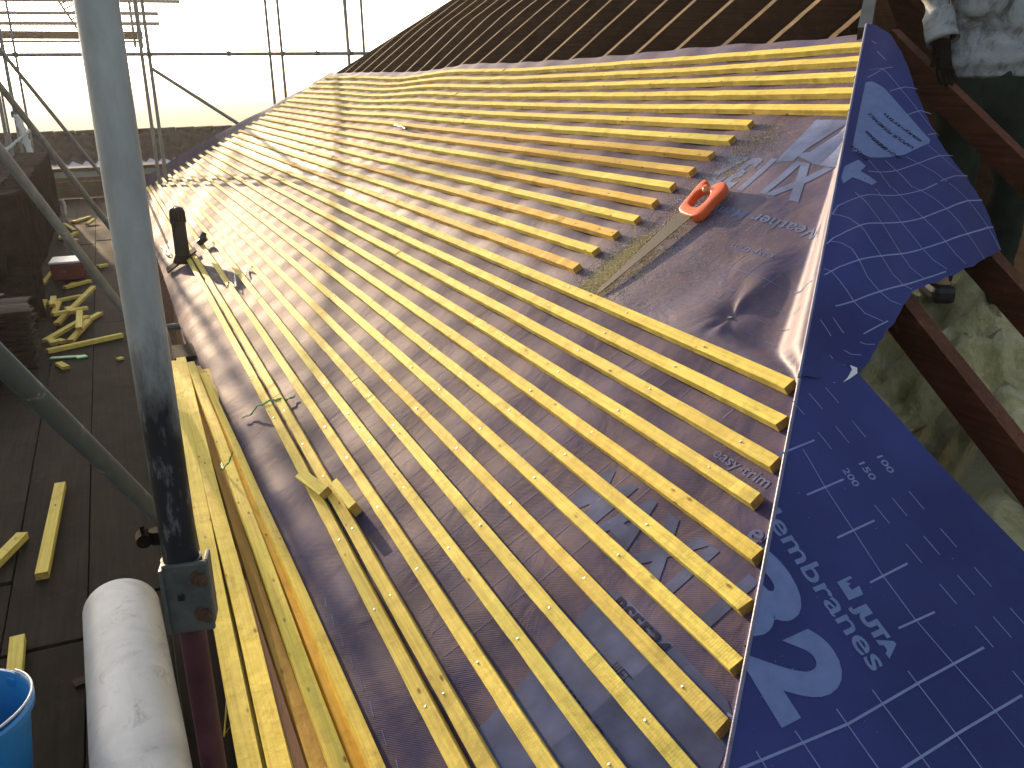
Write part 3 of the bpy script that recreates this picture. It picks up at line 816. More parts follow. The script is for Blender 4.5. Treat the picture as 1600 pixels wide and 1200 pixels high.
# ------------------------------------------------------------------ battens nailed on the roof
ORD = ['topmost', 'second', 'third', 'fourth', 'fifth', 'sixth', 'seventh', 'eighth', 'ninth', 'tenth', 'eleventh', 'twelfth', 'thirteenth', 'fourteenth', 'fifteenth', 'sixteenth',
       'seventeenth', 'eighteenth', 'nineteenth', 'twentieth', 'twenty-first', 'twenty-second', 'twenty-third', 'twenty-fourth', 'twenty-fifth', 'twenty-sixth', 'twenty-seventh', 'lowest']
BW, BT = 0.35, 0.025
def batten_mesh(n, y0, y1, seed, skew=0.0):
    rr = random.Random(seed)
    ys_ = [y0]
    while ys_[-1] < y1 - 0.16:
        ys_.append(ys_[-1] + rr.choice((0.03, 0.045, 0.06, 0.09, 0.13)) * (1.0 if ys_[-1] < 3.5 else 1.3))
    if y1 - ys_[-1] < 0.02: ys_.pop()
    ys_.append(y1)
    m = len(ys_) - 1
    rows = []
    ph = rr.uniform(0, 50)
    rufm = rr.choice((0.5, 0.8, 1.0, 1.3))
    for i in range(m + 1):
        Y = ys_[i]
        step_ = rr.uniform(-1, 1) * (0.0008 if Y < 3.0 else 0.0015 if Y < 6 else 0.0019) * rufm
        dn = 0.035 * noise.noise(Vector((Y * 0.7 + ph, seed, 0)))
        dz = 0.003 * noise.noise(Vector((Y * 1.3 + ph, seed, 5)))
        rg = [0.0012 * noise.noise(Vector((Y * 11 + ph, seed, k * 7.0))) for k in range(4)]
        ee = skew * (1 if i == 0 else 0)
        a = surf(n + dn + rg[2] * 10, Y, dz + rg[0] + step_); b = surf(n + BW + dn + rg[1] * 14, Y + ee, dz + rg[1] + step_ * rr.uniform(.7, 1.2))
        rows.append([a, b, b - NM * BT, a - NM * BT])
    return rows
def build_batten(n, y0, y1, seed, label, group, skew=0.0, name='roof_batten'):
    rows = batten_mesh(n, y0, y1, seed, skew)
    v = []; f = []; mi = []
    e = 0.0012
    # octagonal-ish section: bevelled top corners
    for a, b, c, d in rows:
        ab = (b - a).normalized(); dn = (d - a).normalized()
        v += [a + dn * e, a + ab * e, b - ab * e, b + dn * e, c, d]
    S = 6
    for i in range(len(rows) - 1):
        for k in range(S):
            f.append((i * S + k, i * S + (k + 1) % S, (i + 1) * S + (k + 1) % S, (i + 1) * S + k)); mi.append(0)
    f.append(tuple(range(S))[::-1]); mi.append(1)
    f.append(tuple((len(rows) - 1) * S + k for k in range(S))); mi.append(1)
    o = mesh_obj(name, v, f, None, None, origin=rows[0][0], mats=[MAT['battenwarm'] if int(n) in (7, 8, 10, 12, 14) else MAT['batten'], MAT['endgrain']], midx=mi)
    return tag(o, label, 'batten', group)

G_B = 'yellow treated battens nailed across the roof'
NAILY = [1.17, 1.59, 2.02, 2.43, 2.85, 3.19, 3.61]
rend = DATA['rends']
ri = random.Random(3)
for i in range(28):
    n = float(i) if i < 27 else 26.5
    y0 = rend[i] if i < len(rend) else Yh(n) + 0.03
    y1 = Yf(n) + ri.uniform(-.06, .05)
    cuts = [y0]
    L0 = ri.uniform(2.2, 4.8)
    if i == 2: L0 = 4.45
    yy = y0 + L0
    while y1 - yy > 1.2:
        cuts.append(yy); yy += ri.uniform(3.2, 4.6)
    cuts.append(y1)
    nseg = len(cuts) - 1
    for k in range(nseg):
        where = ('length ending at near hip' if k == 0 else ('length ending at far hip' if k == nseg - 1 else ('middle length' if nseg == 3 else ('second length from near hip' if k == 1 else 'third length from near hip'))))
        if k == 0 and 5 <= i <= 14: where = 'cut short beside the saw'
        row = ORD[i] + (' row from the top' if 0 < i < 27 else ' row')
        lab = 'yellow batten of the %s, %s' % (row, where)
        o = build_batten(n, cuts[k] + (0.0015 if k else 0), cuts[k + 1] - 0.0015, i * 10 + k, lab, G_B, ri.uniform(-.006, .006))
        if k == 0 and i >= 14:
            mb = MB()
            cnt = 0
            for q, Yn in enumerate(NAILY):
                if cuts[0] + 0.05 < Yn < min(cuts[1] - .05, 3.7):
                    nb_ = MB()
                    c = surf(n + 0.18 + ri.uniform(-.04, .04), Yn + ri.uniform(-.02, .02), 0.0008)
                    d = Vector((NM.x, 0, NM.z))
                    nb_.sweep([c - d * .003, c + d * .0006], [0.0032, 0.0030], 10)
                    nb_.obj('nail_head', MAT['nail'], o)

# ------------------------------------------------------------------ offcuts, twine, vent, saw on the roof
def bar_between(name, a, b, w, h, upv, mats, label, cat, group=None, jit=0.0):
    """a rectangular bar whose centre line runs from a to b"""
    a, b = Vector(a), Vector(b)
    d = (b - a).normalized()
    s = d.cross(Vector(upv)).normalized()
    u = s.cross(d).normalized()
    m = max(2, int((b - a).length / 0.12))
    v, f, mi = [], [], []
    ph = random.uniform(0, 99)
    e = min(w, h) * 0.04
    prof = [(-w / 2, h / 2 - e), (-w / 2 + e, h / 2), (w / 2 - e, h / 2), (w / 2, h / 2 - e), (w / 2, -h / 2), (-w / 2, -h / 2)]
    for i in range(m + 1):
        c = a.lerp(b, i / m) + s * jit * noise.noise(Vector((ph, i * .3, 0))) + u * jit * .5 * noise.noise(Vector((ph, i * .3, 9)))
        v += [c + s * x + u * y for x, y in prof]
    S = len(prof)
    for i in range(m):
        for k in range(S):
            f.append((i * S + k, i * S + (k + 1) % S, (i + 1) * S + (k + 1) % S, (i + 1) * S + k)); mi.append(0)
    f.append(tuple(range(S))[::-1]); mi.append(1)
    f.append(tuple(m * S + k for k in range(S))); mi.append(1)
    # object with its own +Y along the bar so that the grain follows it
    o = mesh_obj(name, v, f, None, None, origin=a, mats=mats, midx=mi)
    M = Matrix((s, d, u)).transposed()
    o.data.transform(M.inverted().to_4x4())
    o.rotation_euler = M.to_euler()
    return tag(o, label, cat, group)

BM = [MAT['batten'], MAT['endgrain']]
# offcut lying across the two lowest rows, and one standing beside it
pA = surf(26.55, 2.875, 0.014); pB = surf(26.50, 2.745, 0.014)
bar_between('batten_offcut', surf(26.75, 2.93, 0.015), surf(26.32, 2.70, 0.015), 0.040, 0.026, NM, BM, 'short yellow offcut laid askew across the two lowest battens', 'offcut', 'offcuts of batten lying on the roof')
bar_between('batten_offcut', surf(25.90, 2.72, 0.006), surf(25.78, 2.50, 0.006), 0.030, 0.040, NM, BM, 'small yellow offcut stood on edge against the third batten from the eaves', 'offcut', 'offcuts of batten lying on the roof')

def twine(name, pts, r, label, parent=None):
    P = []
    for i in range(len(pts) - 1):
        a, b = Vector(pts[i]), Vector(pts[i + 1])
        for k in range(6):
            P.append(a.lerp(b, k / 6) + Vector((noise.noise(a * 9 + Vector((k, 0, 0))) * .004, noise.noise(b * 7 + Vector((0, k, 0))) * .004, 0.003 * math.sin(k))))
    P.append(Vector(pts[-1]))
    mb = MB(); mb.sweep(P, r, 6)
    mb.sweep([p + Vector((0.004, 0.006, 0.003)) for p in P[::2]], r * .7, 6)
    o = mb.obj(name, MAT['green'], None, origin=pts[0], smooth=True)
    return tag(o, label, 'twine', 'green baling twine scraps')
twine('green_twine', [surf(27.95, 3.86, -.015), surf(27.5, 3.83, -.012), surf(27.15, 3.82, 0.006), surf(26.75, 3.79, 0.006), surf(26.6, 3.785, 0.008), surf(26.2, 3.75, 0.002), surf(25.9, 3.73, -.018), surf(25.55, 3.72, -.02)], 0.0028, 'green twine stretched over the two lowest battens near the offcuts')
twine('green_twine', [surf(25.45, 6.12, 0.006), surf(25.1, 6.25, 0.004), surf(24.9, 6.0, 0.002), surf(24.5, 6.3, 0.006), surf(24.0, 6.15, -.01), surf(23.6, 6.35, -.015), surf(23.25, 6.2, 0.004)], 0.0035, 'green twine tangle on the battens up the roof from the vent')
twine('green_twine', [surf(28.45, 9.4, -.016), surf(28.2, 9.1, -.016), surf(28.25, 8.8, -.014), surf(28.0, 8.6, -.014)], 0.006, 'green twine scrap on the membrane beside the vent, by the eaves')
twine('green_twine', [surf(7.5, 7.2, 0.006), surf(7.6, 7.0, 0.008), surf(7.7, 6.85, 0.006)], 0.008, 'green twine scrap high up among the upper battens')

# vent pipe: a black tube with a slotted cage on a flashing
vb = surf(27.1, 7.90, 0.0)
vt = thing('vent_pipe', vb, 'black plastic vent pipe with slotted cage cap standing by the eaves', 'vent pipe')
mb = MB()
mb.sweep([vb + Vector((0, 0, -.02)), vb + Vector((0, 0, .20)), vb + Vector((0, 0, .33))], [0.060, 0.057, 0.057], 28)
mb.obj('pipe', MAT['black'], vt, smooth=False)
smooth_by_angle(vt.children[0])
mb = MB()
mb.sweep([vb + Vector((0, 0, .315)), vb + Vector((0, 0, .33))], 0.064, 28)
mb.obj('collar', MAT['black'], vt)
mb = MB()
for k in range(16):
    a = 2 * math.pi * k / 16
    c = Vector((math.cos(a), math.sin(a), 0))
    mb.sweep([vb + c * .058 + Vector((0, 0, .33)), vb + c * .056 + Vector((0, 0, .40)), vb + c * .045 + Vector((0, 0, .432)), vb + c * .012 + Vector((0, 0, .447))], 0.0075, 6)
mb.sweep([vb + Vector((0, 0, .440)), vb + Vector((0, 0, .449))], [0.022, 0.016], 16)
mb.sweep([vb + Vector((0, 0, .33)), vb + Vector((0, 0, .425))], [0.040, 0.034], 16)  # solid black core in place of the shade inside the cage
mb.obj('cage', MAT['black'], vt, smooth=True)
mb = MB()
for (n_, Y_, s_) in ((27.2, 7.94, .17), ):
    c = surf(n_, Y_, 0.008)
    rot = Matrix((Vector((CA, 0, SA)), Vector((0, 1, 0)), NM)).transposed()
    mb.box(c, (0.30, 0.20, 0.012), rot, 0.004)
mb.sweep([vb + Vector((0, 0, -.01)), vb + Vector((0, 0, .05))], [0.085, 0.062], 24)
mb.obj('flashing', MAT['void'], vt)
mb = MB()
c = surf(24.9, 8.02, 0.03)
mb.box(c, (0.09, 0.07, 0.05), rot, 0.012)
mb.sweep([c, c + Vector((0.03, 0.02, .06))], [0.03, 0.022], 12)
tag(mb.obj('pipe_coupling', MAT['black'], None, origin=c), 'small black plastic pipe fitting lying on the battens uphill of the vent', 'pipe fitting')

# handsaw ------------------------------------------------------------------------
def sp(n, Y, off): return surf(n, Y, off - 0.020)
tip = Vector((14.79, 2.708)); hA = Vector((10.30, 2.765)); hB = Vector((10.45, 2.640))
saw = thing('hand_saw', sp(10, 2.7, 0), 'handsaw with orange-red handle lying on the membrane beside the cut batten ends', 'saw')
mb = MB()
T = 0.0012
def S2(a, k): return sp(a.x, a.y, 0.016 * k + 0.004)
o1 = []
teeth_a, teeth_b = Vector((10.45, 2.650)), Vector((14.80, 2.697))
back_a, back_b = Vector((10.15, 2.748)), Vector((14.72, 2.722))
m = 120
vb_, fb_ = [], []
for i in range(m + 1):
    t_ = i / m
    lift = (1 - t_) * 0.022 + 0.004
    a_ = teeth_a.lerp(teeth_b, t_); b_ = back_a.lerp(back_b, t_)
    jag = 0.0028 if i % 2 else 0.0
    pa = surf(a_.x, a_.y + jag, lift - .022); pb = surf(b_.x, b_.y, lift - .022)
    vb_ += [pa + NM * T, pb + NM * T, pb - NM * T, pa - NM * T]
for i in range(m):
    for k in range(4):
        fb_.append((i * 4 + k, i * 4 + (k + 1) % 4, i * 4 + 4 + (k + 1) % 4, i * 4 + 4 + k))
fb_ += [(3, 2, 1, 0), (m * 4, m * 4 + 1, m * 4 + 2, m * 4 + 3)]
mesh_obj('blade', vb_, fb_, MAT['steel'], saw)
# handle outline (n, Y) with a grip hole, 26 mm thick, soft edges
outer = [(10.62, 2.622), (10.60, 2.700), (10.45, 2.776), (10.10, 2.800), (9.55, 2.812), (9.05, 2.828), (8.62, 2.838), (8.42, 2.826), (8.45, 2.800), (8.62, 2.795), (8.80, 2.790),
         (8.85, 2.735), (8.62, 2.722), (8.42, 2.700), (8.42, 2.668), (8.62, 2.640), (8.95, 2.626), (9.40, 2.620), (9.90, 2.612), (10.35, 2.600)]
inner = [(10.15, 2.668), (10.02, 2.755), (9.60, 2.775), (9.20, 2.786), (9.00, 2.770), (9.02, 2.705), (9.35, 2.672), (9.75, 2.660)]
outer = [(10.6 + (a_ - 10.6) * .84, 2.655 + (b_ - 2.655) * .80) for a_, b_ in outer]
inner = [(10.6 + (a_ - 10.6) * .84, 2.655 + (b_ - 2.655) * .80) for a_, b_ in inner]
def smoothloop(pts, it=2):
    for _ in range(it):
        q = []
        for i in range(len(pts)):
            a = pts[i]; b = pts[(i + 1) % len(pts)]
            q += [(a[0] * .75 + b[0] * .25, a[1] * .75 + b[1] * .25), (a[0] * .25 + b[0] * .75, a[1] * .25 + b[1] * .75)]
        pts = q
    return pts
def handle_ring(loops, z0, z1, mat, name, parent, r=0.006):
    bm = bmesh.new()
    edges = []
    for lp in loops:
        vs = [bm.verts.new((p[0] * .1, p[1], 0)) for p in lp]
        edges += [bm.edges.new((vs[i], vs[(i + 1) % len(vs)])) for i in range(len(vs))]
    bmesh.ops.triangle_fill(bm, use_beauty=True, use_dissolve=False, edges=edges)
    res = bmesh.ops.extrude_face_region(bm, geom=bm.faces[:])
    nv = [g for g in res['geom'] if isinstance(g, bmesh.types.BMVert)]
    bmesh.ops.translate(bm, verts=nv, vec=(0, 0, z1 - z0))
    bmesh.ops.recalc_face_normals(bm, faces=bm.faces[:])
    rim = [e for e in bm.edges if len(e.link_faces) == 2 and e.calc_face_angle(0) > 1.0 and abs(e.verts[0].co.z - e.verts[1].co.z) < 1e-5]
    bmesh.ops.bevel(bm, geom=rim, offset=r, segments=3, affect='EDGES', profile=0.5)
    bm.verts.index_update()
    v = [surf(x.co.x * 10, x.co.y, z0 + x.co.z - 0.022 + (10.6 - x.co.x * 10) * 0.003) for x in bm.verts]
    f = [[x.index for x in q.verts] for q in bm.faces]
    bm.free()
    o = mesh_obj(name, v, f, mat, parent)
    smooth_by_angle(o, 50)
    return o
handle_ring([smoothloop(outer), smoothloop(inner)], 0.003, 0.034, MAT['orange'], 'handle', saw)
mb = MB()
c = surf(8.92, 2.765, 0.004)
mb.box(c, (0.05, 0.020, 0.016), None, 0.003)
mb2 = MB()
cc = surf(9.22, 2.730, 0.010)
bm = bmesh.new(); bmesh.ops.create_uvsphere(bm, u_segments=20, v_segments=12, radius=0.016)
bm.verts.index_update()
mb2.add([(v.co.x + cc.x, v.co.y + cc.y, v.co.z * .9 + cc.z) for v in bm.verts], [[v.index for v in f.verts] for f in bm.faces]); bm.free()
mb2.obj('handle_rivet', mat_simple('tan_plastic', (0.50, 0.36, 0.17), 0.5), saw, smooth=True)
mb3 = MB()
c3 = surf(9.22, 2.730, 0.0255)
mb3.sweep([c3 - NM * .004, c3 + NM * .001], [0.009, 0.008], 14)
mb3.obj('rivet_cap', MAT['orange'], saw)

# sawdust --------------------------------------------------------------------------
def in_poly(x, y, P):
    c = False
    for i in range(len(P)):
        x1, y1 = P[i]; x2, y2 = P[i - 1]
        if (y1 > y) != (y2 > y) and x < (x2 - x1) * (y - y1) / (y2 - y1) + x1: c = not c
    return c
rs = random.Random(11)
v, f = [], []
def grain(n_, Y_, fn, nrm, r, lift=0.0):
    p = fn(n_, Y_) + nrm * (LIFT + lift)
    a = Vector((rs.uniform(-1, 1), rs.uniform(-1, 1), rs.uniform(-.3, .3))).normalized() * r * rs.uniform(.7, 2.2)
    b = Vector((rs.uniform(-1, 1), rs.uniform(-1, 1), rs.uniform(-.3, .3))).normalized() * r
    k = len(v)
    v.extend([p + a, p + b, p - a, p - b + nrm * r * .8]); f.extend([(k, k + 1, k + 3), (k + 1, k + 2, k + 3), (k, k + 3, k + 2), (k, k + 2, k + 1)])
cnt = 0
while cnt < 15000:
    n_ = rs.uniform(4.9, 15.0)
    mid = 2.86 - 0.012 * (n_ - 5)
    Y_ = rs.gauss(mid, 0.055 + 0.05 * rs.random())
    dens = 0.30 + 0.7 * sstep((n_ - 9) / 4.5)
    if rs.random() > dens or Y_ < Yh(n_) + .05 or Y_ > 3.05: continue
    clump = noise.noise(Vector((n_ * 1.4, Y_ * 16, 4)))
    if clump < -0.12 and rs.random() < .8: continue
    grain(n_, Y_, upfn, NM, 0.0014); cnt += 1
for _ in range(9000):                                   # the pale heap by the blade tip
    n_ = rs.gauss(13.6, 0.9); Y_ = rs.gauss(2.80, 0.035)
    if n_ > 14.9: continue
    grain(n_, Y_, upfn, NM, 0.0016, 0.001)
for _ in range(3000):
    n_ = rs.uniform(10, 14.9); Y_ = rs.gauss(2.50, .14)
    if Y_ > Yh(n_) + .05: grain(n_, Y_, upfn, NM, 0.0009)
for _ in range(1400):                                   # specks beyond the hip
    s_ = rs.uniform(0, 3.2); t_ = abs(rs.gauss(0, .3))
    if s_ > 2.2 and t_ < .8: grain(s_, t_, lowfn, N2, 0.0006) if rs.random() < .25 else None
for _ in range(1200):
    n_ = rs.uniform(1, 5); Y_ = rs.uniform(Yh(n_) + .02, 3.2)
    grain(n_, Y_, upfn, NM, 0.0010)
tag(mesh_obj('sawdust', v, f, MAT['sawdust'], None, origin=surf(13, 2.8)), 'pale sawdust scattered over the membrane round the saw', 'sawdust', kind='stuff')

# ------------------------------------------------------------------ roof timbers
def slope_bar(name, p, q, w, d, nrm, mats, label, cat, group, parent=None, path=None):
    """rafter: top edge centre line p->q, width w, depth d below along nrm"""
    p, q, nrm = Vector(p), Vector(q), Vector(nrm)
    dr = (q - p).normalized(); s = dr.cross(nrm).normalized()
    m = max(2, int((q - p).length / .25)) if path is None else len(path) - 1
    v, f, mi = [], [], []
    ph = random.uniform(0, 99)
    for i in range(m + 1):
        c = (p.lerp(q, i / m) if path is None else path[i]) + s * 0.006 * noise.noise(Vector((ph, i * .5, 0)))
        ww = w * (1 + .06 * noise.noise(Vector((ph, i * .6, 4))))
        v += [c - s * ww / 2, c + s * ww / 2, c + s * ww / 2 - nrm * d, c - s * ww / 2 - nrm * d]
    for i in range(m):
        for k in range(4):
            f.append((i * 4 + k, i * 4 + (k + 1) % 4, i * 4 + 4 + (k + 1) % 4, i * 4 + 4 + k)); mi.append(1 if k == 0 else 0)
    f += [(3, 2, 1, 0), (m * 4, m * 4 + 1, m * 4 + 2, m * 4 + 3)]; mi += [0, 0]
    o = mesh_obj(name, v, f, None, parent, origin=p if parent is None else None, mats=mats, midx=mi)
    if label: tag(o, label, cat, group)
    return o

NTOP = -27.0
US = Vector((CA, 0, SA))
ys = [2.36, 2.78, 3.19, 3.61, 3.99, 4.42, 4.85, 5.23, 5.69, 6.11, 6.53, 6.95, 7.37, 7.79, 8.21, 8.63, 9.05, 9.47, 9.89, 10.31, 10.73, 11.15, 11.57, 11.99, 12.41, 12.83, 13.25, 13.67]
G_R = 'bare rafters of the main slope'
def nlim(Y):
    """course numbers between which a rafter at Y lies: from the eaves up to the hips or ridge"""
    top = NTOP
    if Y < Yh(NTOP): top = max(top, (HY - Y) / DYN)
    if Y > Yf(NTOP): top = max(top, (Y - YF0) / DYF)
    return top
for i, Y in enumerate(ys):
    tn_ = nlim(Y)
    bn = 28.4
    if Y < Yh(28.4) or Y > Yf(28.4): continue
    if tn_ > 20: continue
    lab = 'old brown rafter, %s counting from the near hip' % ['first', 'second', 'third', 'fourth', 'fifth', 'sixth', 'seventh', 'eighth', 'ninth', 'tenth', 'eleventh', 'twelfth', 'thirteenth', 'fourteenth', 'fifteenth', 'sixteenth', 'seventeenth', 'eighteenth', 'nineteenth', 'twentieth', 'twenty-first', 'twenty-second', 'twenty-third', 'twenty-fourth', 'twenty-fifth', 'twenty-sixth', 'twenty-seventh', 'twenty-eighth'][i]
    # sink the buried length under the membrane: two straight runs
    p = surf(bn, Y, -0.055); q = surf(tn_, Y, 0.0) - NM * 0.045
    mid_ = surf(-1.2, Y, -0.048)
    q = surf(tn_, Y, -0.048)
    tail = [surf(bn + (max(-1.2, tn_ + .4) - bn) * j / 24, Y, -0.058) for j in range(25)]
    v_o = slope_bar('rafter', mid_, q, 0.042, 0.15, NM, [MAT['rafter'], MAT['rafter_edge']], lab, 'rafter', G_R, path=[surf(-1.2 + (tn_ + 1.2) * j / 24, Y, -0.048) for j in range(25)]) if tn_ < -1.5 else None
    if v_o is not None:
        slope_bar('rafter_tail', p, mid_, 0.042, 0.15, NM, [MAT['rafter'], MAT['rafter_edge']], None, None, None, parent=v_o, path=tail)
    else:
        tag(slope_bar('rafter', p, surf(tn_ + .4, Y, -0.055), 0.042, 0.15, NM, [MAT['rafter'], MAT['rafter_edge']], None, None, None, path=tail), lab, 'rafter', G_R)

# hip boards
NTn = (HY - 7.6) / DYN
ptop = hip(-5.0 * 1.0, 0, -.0)
o = slope_bar('hip_rafter', hip(3.5, 0, 0) - Vector((0, 0, .085)), hip(-0.16, 0, 0) - Vector((0, 0, .085)), 0.036, 0.16, Vector((0, 0, 1)), [MAT['jack'], MAT['rafter_edge']], 'hip rafter running up under the near fold of the membrane', 'hip rafter', None)
slope_bar('upper_length', hip(-0.165, 0, -.012), hip(-5.2, 0, -.012), 0.050, 0.19, Vector((0, 0, 1)), [MAT['dark_timber'], mat_simple('grey_worn_timber', (0.16, 0.16, 0.15), 0.7)], None, None, None, parent=o)
fa = surf(28.5, Yf(28.5) + .1, -.09); fb = surf(-26, Yf(-26) + .02, -.03)
slope_bar('hip_rafter', fa, fb, 0.04, 0.2, Vector((0, 0, 1)), [MAT['dark_timber'], MAT['dark_timber']], 'far hip rafter against the bright sky', 'hip rafter', None)
# ridge board and the opposite, still covered slope
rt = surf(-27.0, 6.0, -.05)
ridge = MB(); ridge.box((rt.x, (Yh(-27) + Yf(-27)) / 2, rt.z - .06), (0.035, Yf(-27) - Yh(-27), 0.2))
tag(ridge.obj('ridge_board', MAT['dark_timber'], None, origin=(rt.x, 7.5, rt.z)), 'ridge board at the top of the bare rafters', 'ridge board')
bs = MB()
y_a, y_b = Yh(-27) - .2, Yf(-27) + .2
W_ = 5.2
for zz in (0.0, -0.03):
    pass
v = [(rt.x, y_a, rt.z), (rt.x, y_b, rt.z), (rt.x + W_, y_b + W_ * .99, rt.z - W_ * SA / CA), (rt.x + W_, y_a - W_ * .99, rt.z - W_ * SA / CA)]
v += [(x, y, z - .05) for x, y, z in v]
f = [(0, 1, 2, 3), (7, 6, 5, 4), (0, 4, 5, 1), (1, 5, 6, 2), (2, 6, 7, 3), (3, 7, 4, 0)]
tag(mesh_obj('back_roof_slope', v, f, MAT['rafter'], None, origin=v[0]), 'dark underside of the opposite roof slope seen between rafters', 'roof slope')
# black sheet behind the rafters, standing in for the shade of the roof void
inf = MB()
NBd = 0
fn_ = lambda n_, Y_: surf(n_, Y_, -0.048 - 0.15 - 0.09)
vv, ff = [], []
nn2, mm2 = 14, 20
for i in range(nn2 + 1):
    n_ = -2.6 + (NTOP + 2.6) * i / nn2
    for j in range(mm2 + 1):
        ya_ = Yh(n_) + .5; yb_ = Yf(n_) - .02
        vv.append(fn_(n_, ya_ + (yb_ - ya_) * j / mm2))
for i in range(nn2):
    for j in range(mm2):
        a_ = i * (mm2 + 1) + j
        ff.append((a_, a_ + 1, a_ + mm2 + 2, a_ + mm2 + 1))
tag(mesh_obj('void_shade_sheet', vv, ff, MAT['void'], None, origin=vv[0]), 'black sheet standing in for the shaded void behind the bare upper rafters', 'lining boards')
# jack rafters of the hip end
UH = Vector((0, 0.82681501, 0.56247395))
G_J = 'red-brown jack rafters of the hip end'
Xlab = {1.02: 'red-brown jack rafter under the lower membrane by the corner', 1.52: 'red-brown jack rafter hidden mostly under the number on the membrane', 2.03: 'red-brown jack rafter coming out below the torn flap', 2.50: 'red-brown jack rafter leaving the tip of the flap', 3.05: 'brown jack rafter in front of the person, starting at the top of the fold', 3.55: 'brown jack rafter beyond the person', 4.05: 'dark jack rafter at the far right'}
for X, lb in Xlab.items():
    # plane of the hip end: z = P0.z + (y-P0.y)*tan
    zt = lambda y: P0.z + (y - P0.y) * 0.56247395 / 0.82681501
    # the hip reaches X at
    s_ = (X - P0.x) / E1.x
    yt = P0.y + E1.y * s_
    if X > 2.9: yt = P0.y + 0.02 + (X - 2.9)
    p = Vector((X, 0.45, zt(0.45))) - N2 * 0.045
    q = Vector((X, yt - .03, zt(yt - .03))) - N2 * 0.045
    slope_bar('jack_rafter', p, q, 0.050, 0.100, N2, [MAT['jack'], MAT['jack_edge']], lb, 'rafter', G_J)
# joists, ceiling and glass wool
CZ = K - 1.50
for i, X in enumerate((1.55, 2.05, 2.55, 3.05, 3.55, 4.05, 4.6)):
    mb = MB(); mb.box((X, 5.0, CZ + .04), (0.05, 9.0, 0.10))
    tag(mb.obj('ceiling_joist', MAT['jack'], None, origin=(X, 1, CZ)), 'ceiling joist buried in glass wool, %s from the eaves' % ['first', 'second', 'third', 'fourth', 'fifth', 'sixth', 'seventh'][i], 'joist', 'ceiling joists')
mb = MB(); mb.box((5.2, 6.3, CZ - .03), (9.0, 12.0, 0.03))
tag(mb.obj('ceiling', MAT['dark_timber']), kind='structure')
v, f = [], []
NX, NYY = 110, 90
for i in range(NX + 1):
    for j in range(NYY + 1):
        x = 0.75 + 4.4 * i / NX; y = 0.9 + 4.2 * j / NYY
        h = 0.20 + 0.22 * noise.fractal(Vector((x * 2.3, y * 2.3, 0)), 0.8, 2.0, 5) + 0.16 * abs(noise.noise(Vector((x * 5, y * 4, 3)))) + 0.06 * noise.noise(Vector((x * 14, y * 11, 3)))
        h += 0.44 * math.exp(-((x - 2.28) ** 2 + (y - 1.52) ** 2) / 0.09)
        h += 0.36 * math.exp(-(((x - 3.3) ** 2 + (y - 2.68) ** 2) / 0.13) ** 2)
        lim = min(P0.z + (y - P0.y) * 0.68 - 0.17, P0.z - (HX - x) * 0.652 - 0.36) - CZ
        v.append((x, y, CZ + max(0.0, min(h, lim))))
for i in range(NX):
    for j in range(NYY):
        a_ = i * (NYY + 1) + j
        f.append((a_, a_ + NYY + 1, a_ + NYY + 2, a_ + 1))
tag(mesh_obj('glass_wool', v, f, MAT['wool'], None, origin=(2, 2, CZ), smooth=True), 'yellow-green glass wool quilt heaped between the joists under the rafters', 'insulation', kind='stuff')

# fascia and wall under the eaves
mb = MB()
mb.box((0.40, 6.5, K - 1.52), (0.022, 13.2, 0.15))
tag(mb.obj('fascia_board', MAT['dark_timber'], None, origin=(0.40, 0.4, K - 1.5)), 'dark fascia board under the membrane along the eaves', 'fascia board')
mb = MB()
mb.box((0.62, 6.9, -2.4), (0.22, 12.4, 4.7)); mb.box((4.9, 0.75, -2.4), (8.3, 0.22, 4.7))
tag(mb.obj('brick_wall', MAT['brick'], None, origin=(0.62, 0.8, -4.7)), 'brick house wall beneath the eaves', 'wall')

# ------------------------------------------------------------------ scaffold platform
BP = 0.232
bx0 = -0.265 - 4 * BP
EDGE_M = MAT['hoop']
G_F = 'scaffold boards of the platform'
colname = {0: 'against the tiles, outermost', 1: 'second from the outside', 2: 'third from the outside', 3: 'fourth from the outside', 4: 'second from the wall', 5: 'nearest the wall'}
lens = [(-1.1, 2.80), (2.81, 6.70), (6.71, 10.6), (10.61, 15.05)]
lname = ['at the camera end', 'by the loose offcuts', 'by the tile stack', 'at the far end']
for i in range(6):
    x0 = bx0 + i * BP
    for k, (ya, yb) in enumerate(lens):
        z = 0.0 + random.uniform(-.003, .003)
        r = thing('scaffold_board', (x0 + BP / 2, ya, z - .02), 'weathered scaffold board %s, %s of the platform' % (colname[i], lname[k]), 'scaffold board', G_F)
        JT = [0, .0, .25, -.2, 0.0, .12][i]; a = ya + (JT if k else 0) + .003; b = yb + (JT if k < 3 else 0) - .003
        mb = MB(); mb.box((x0 + BP / 2, (a + b) / 2, z - .019), (BP - 0.004, b - a, 0.038), Matrix.Rotation(random.uniform(-.004, .004), 3, 'Y'), 0.003)
        mb.obj('plank', MAT['board'], r)
# beam across the far end
mb = MB(); mb.box((-0.35, 15.1, 0.13), (1.5, 0.04, 0.22), None, .004)
tag(mb.obj('toe_board', mat_wood('brown_toe_board', (0.13, 0.09, 0.055), (0.22, 0.16, 0.10), 0), None, origin=(-.35, 15.1, 0)), 'brown toe board across the far end of the platform', 'toe board')

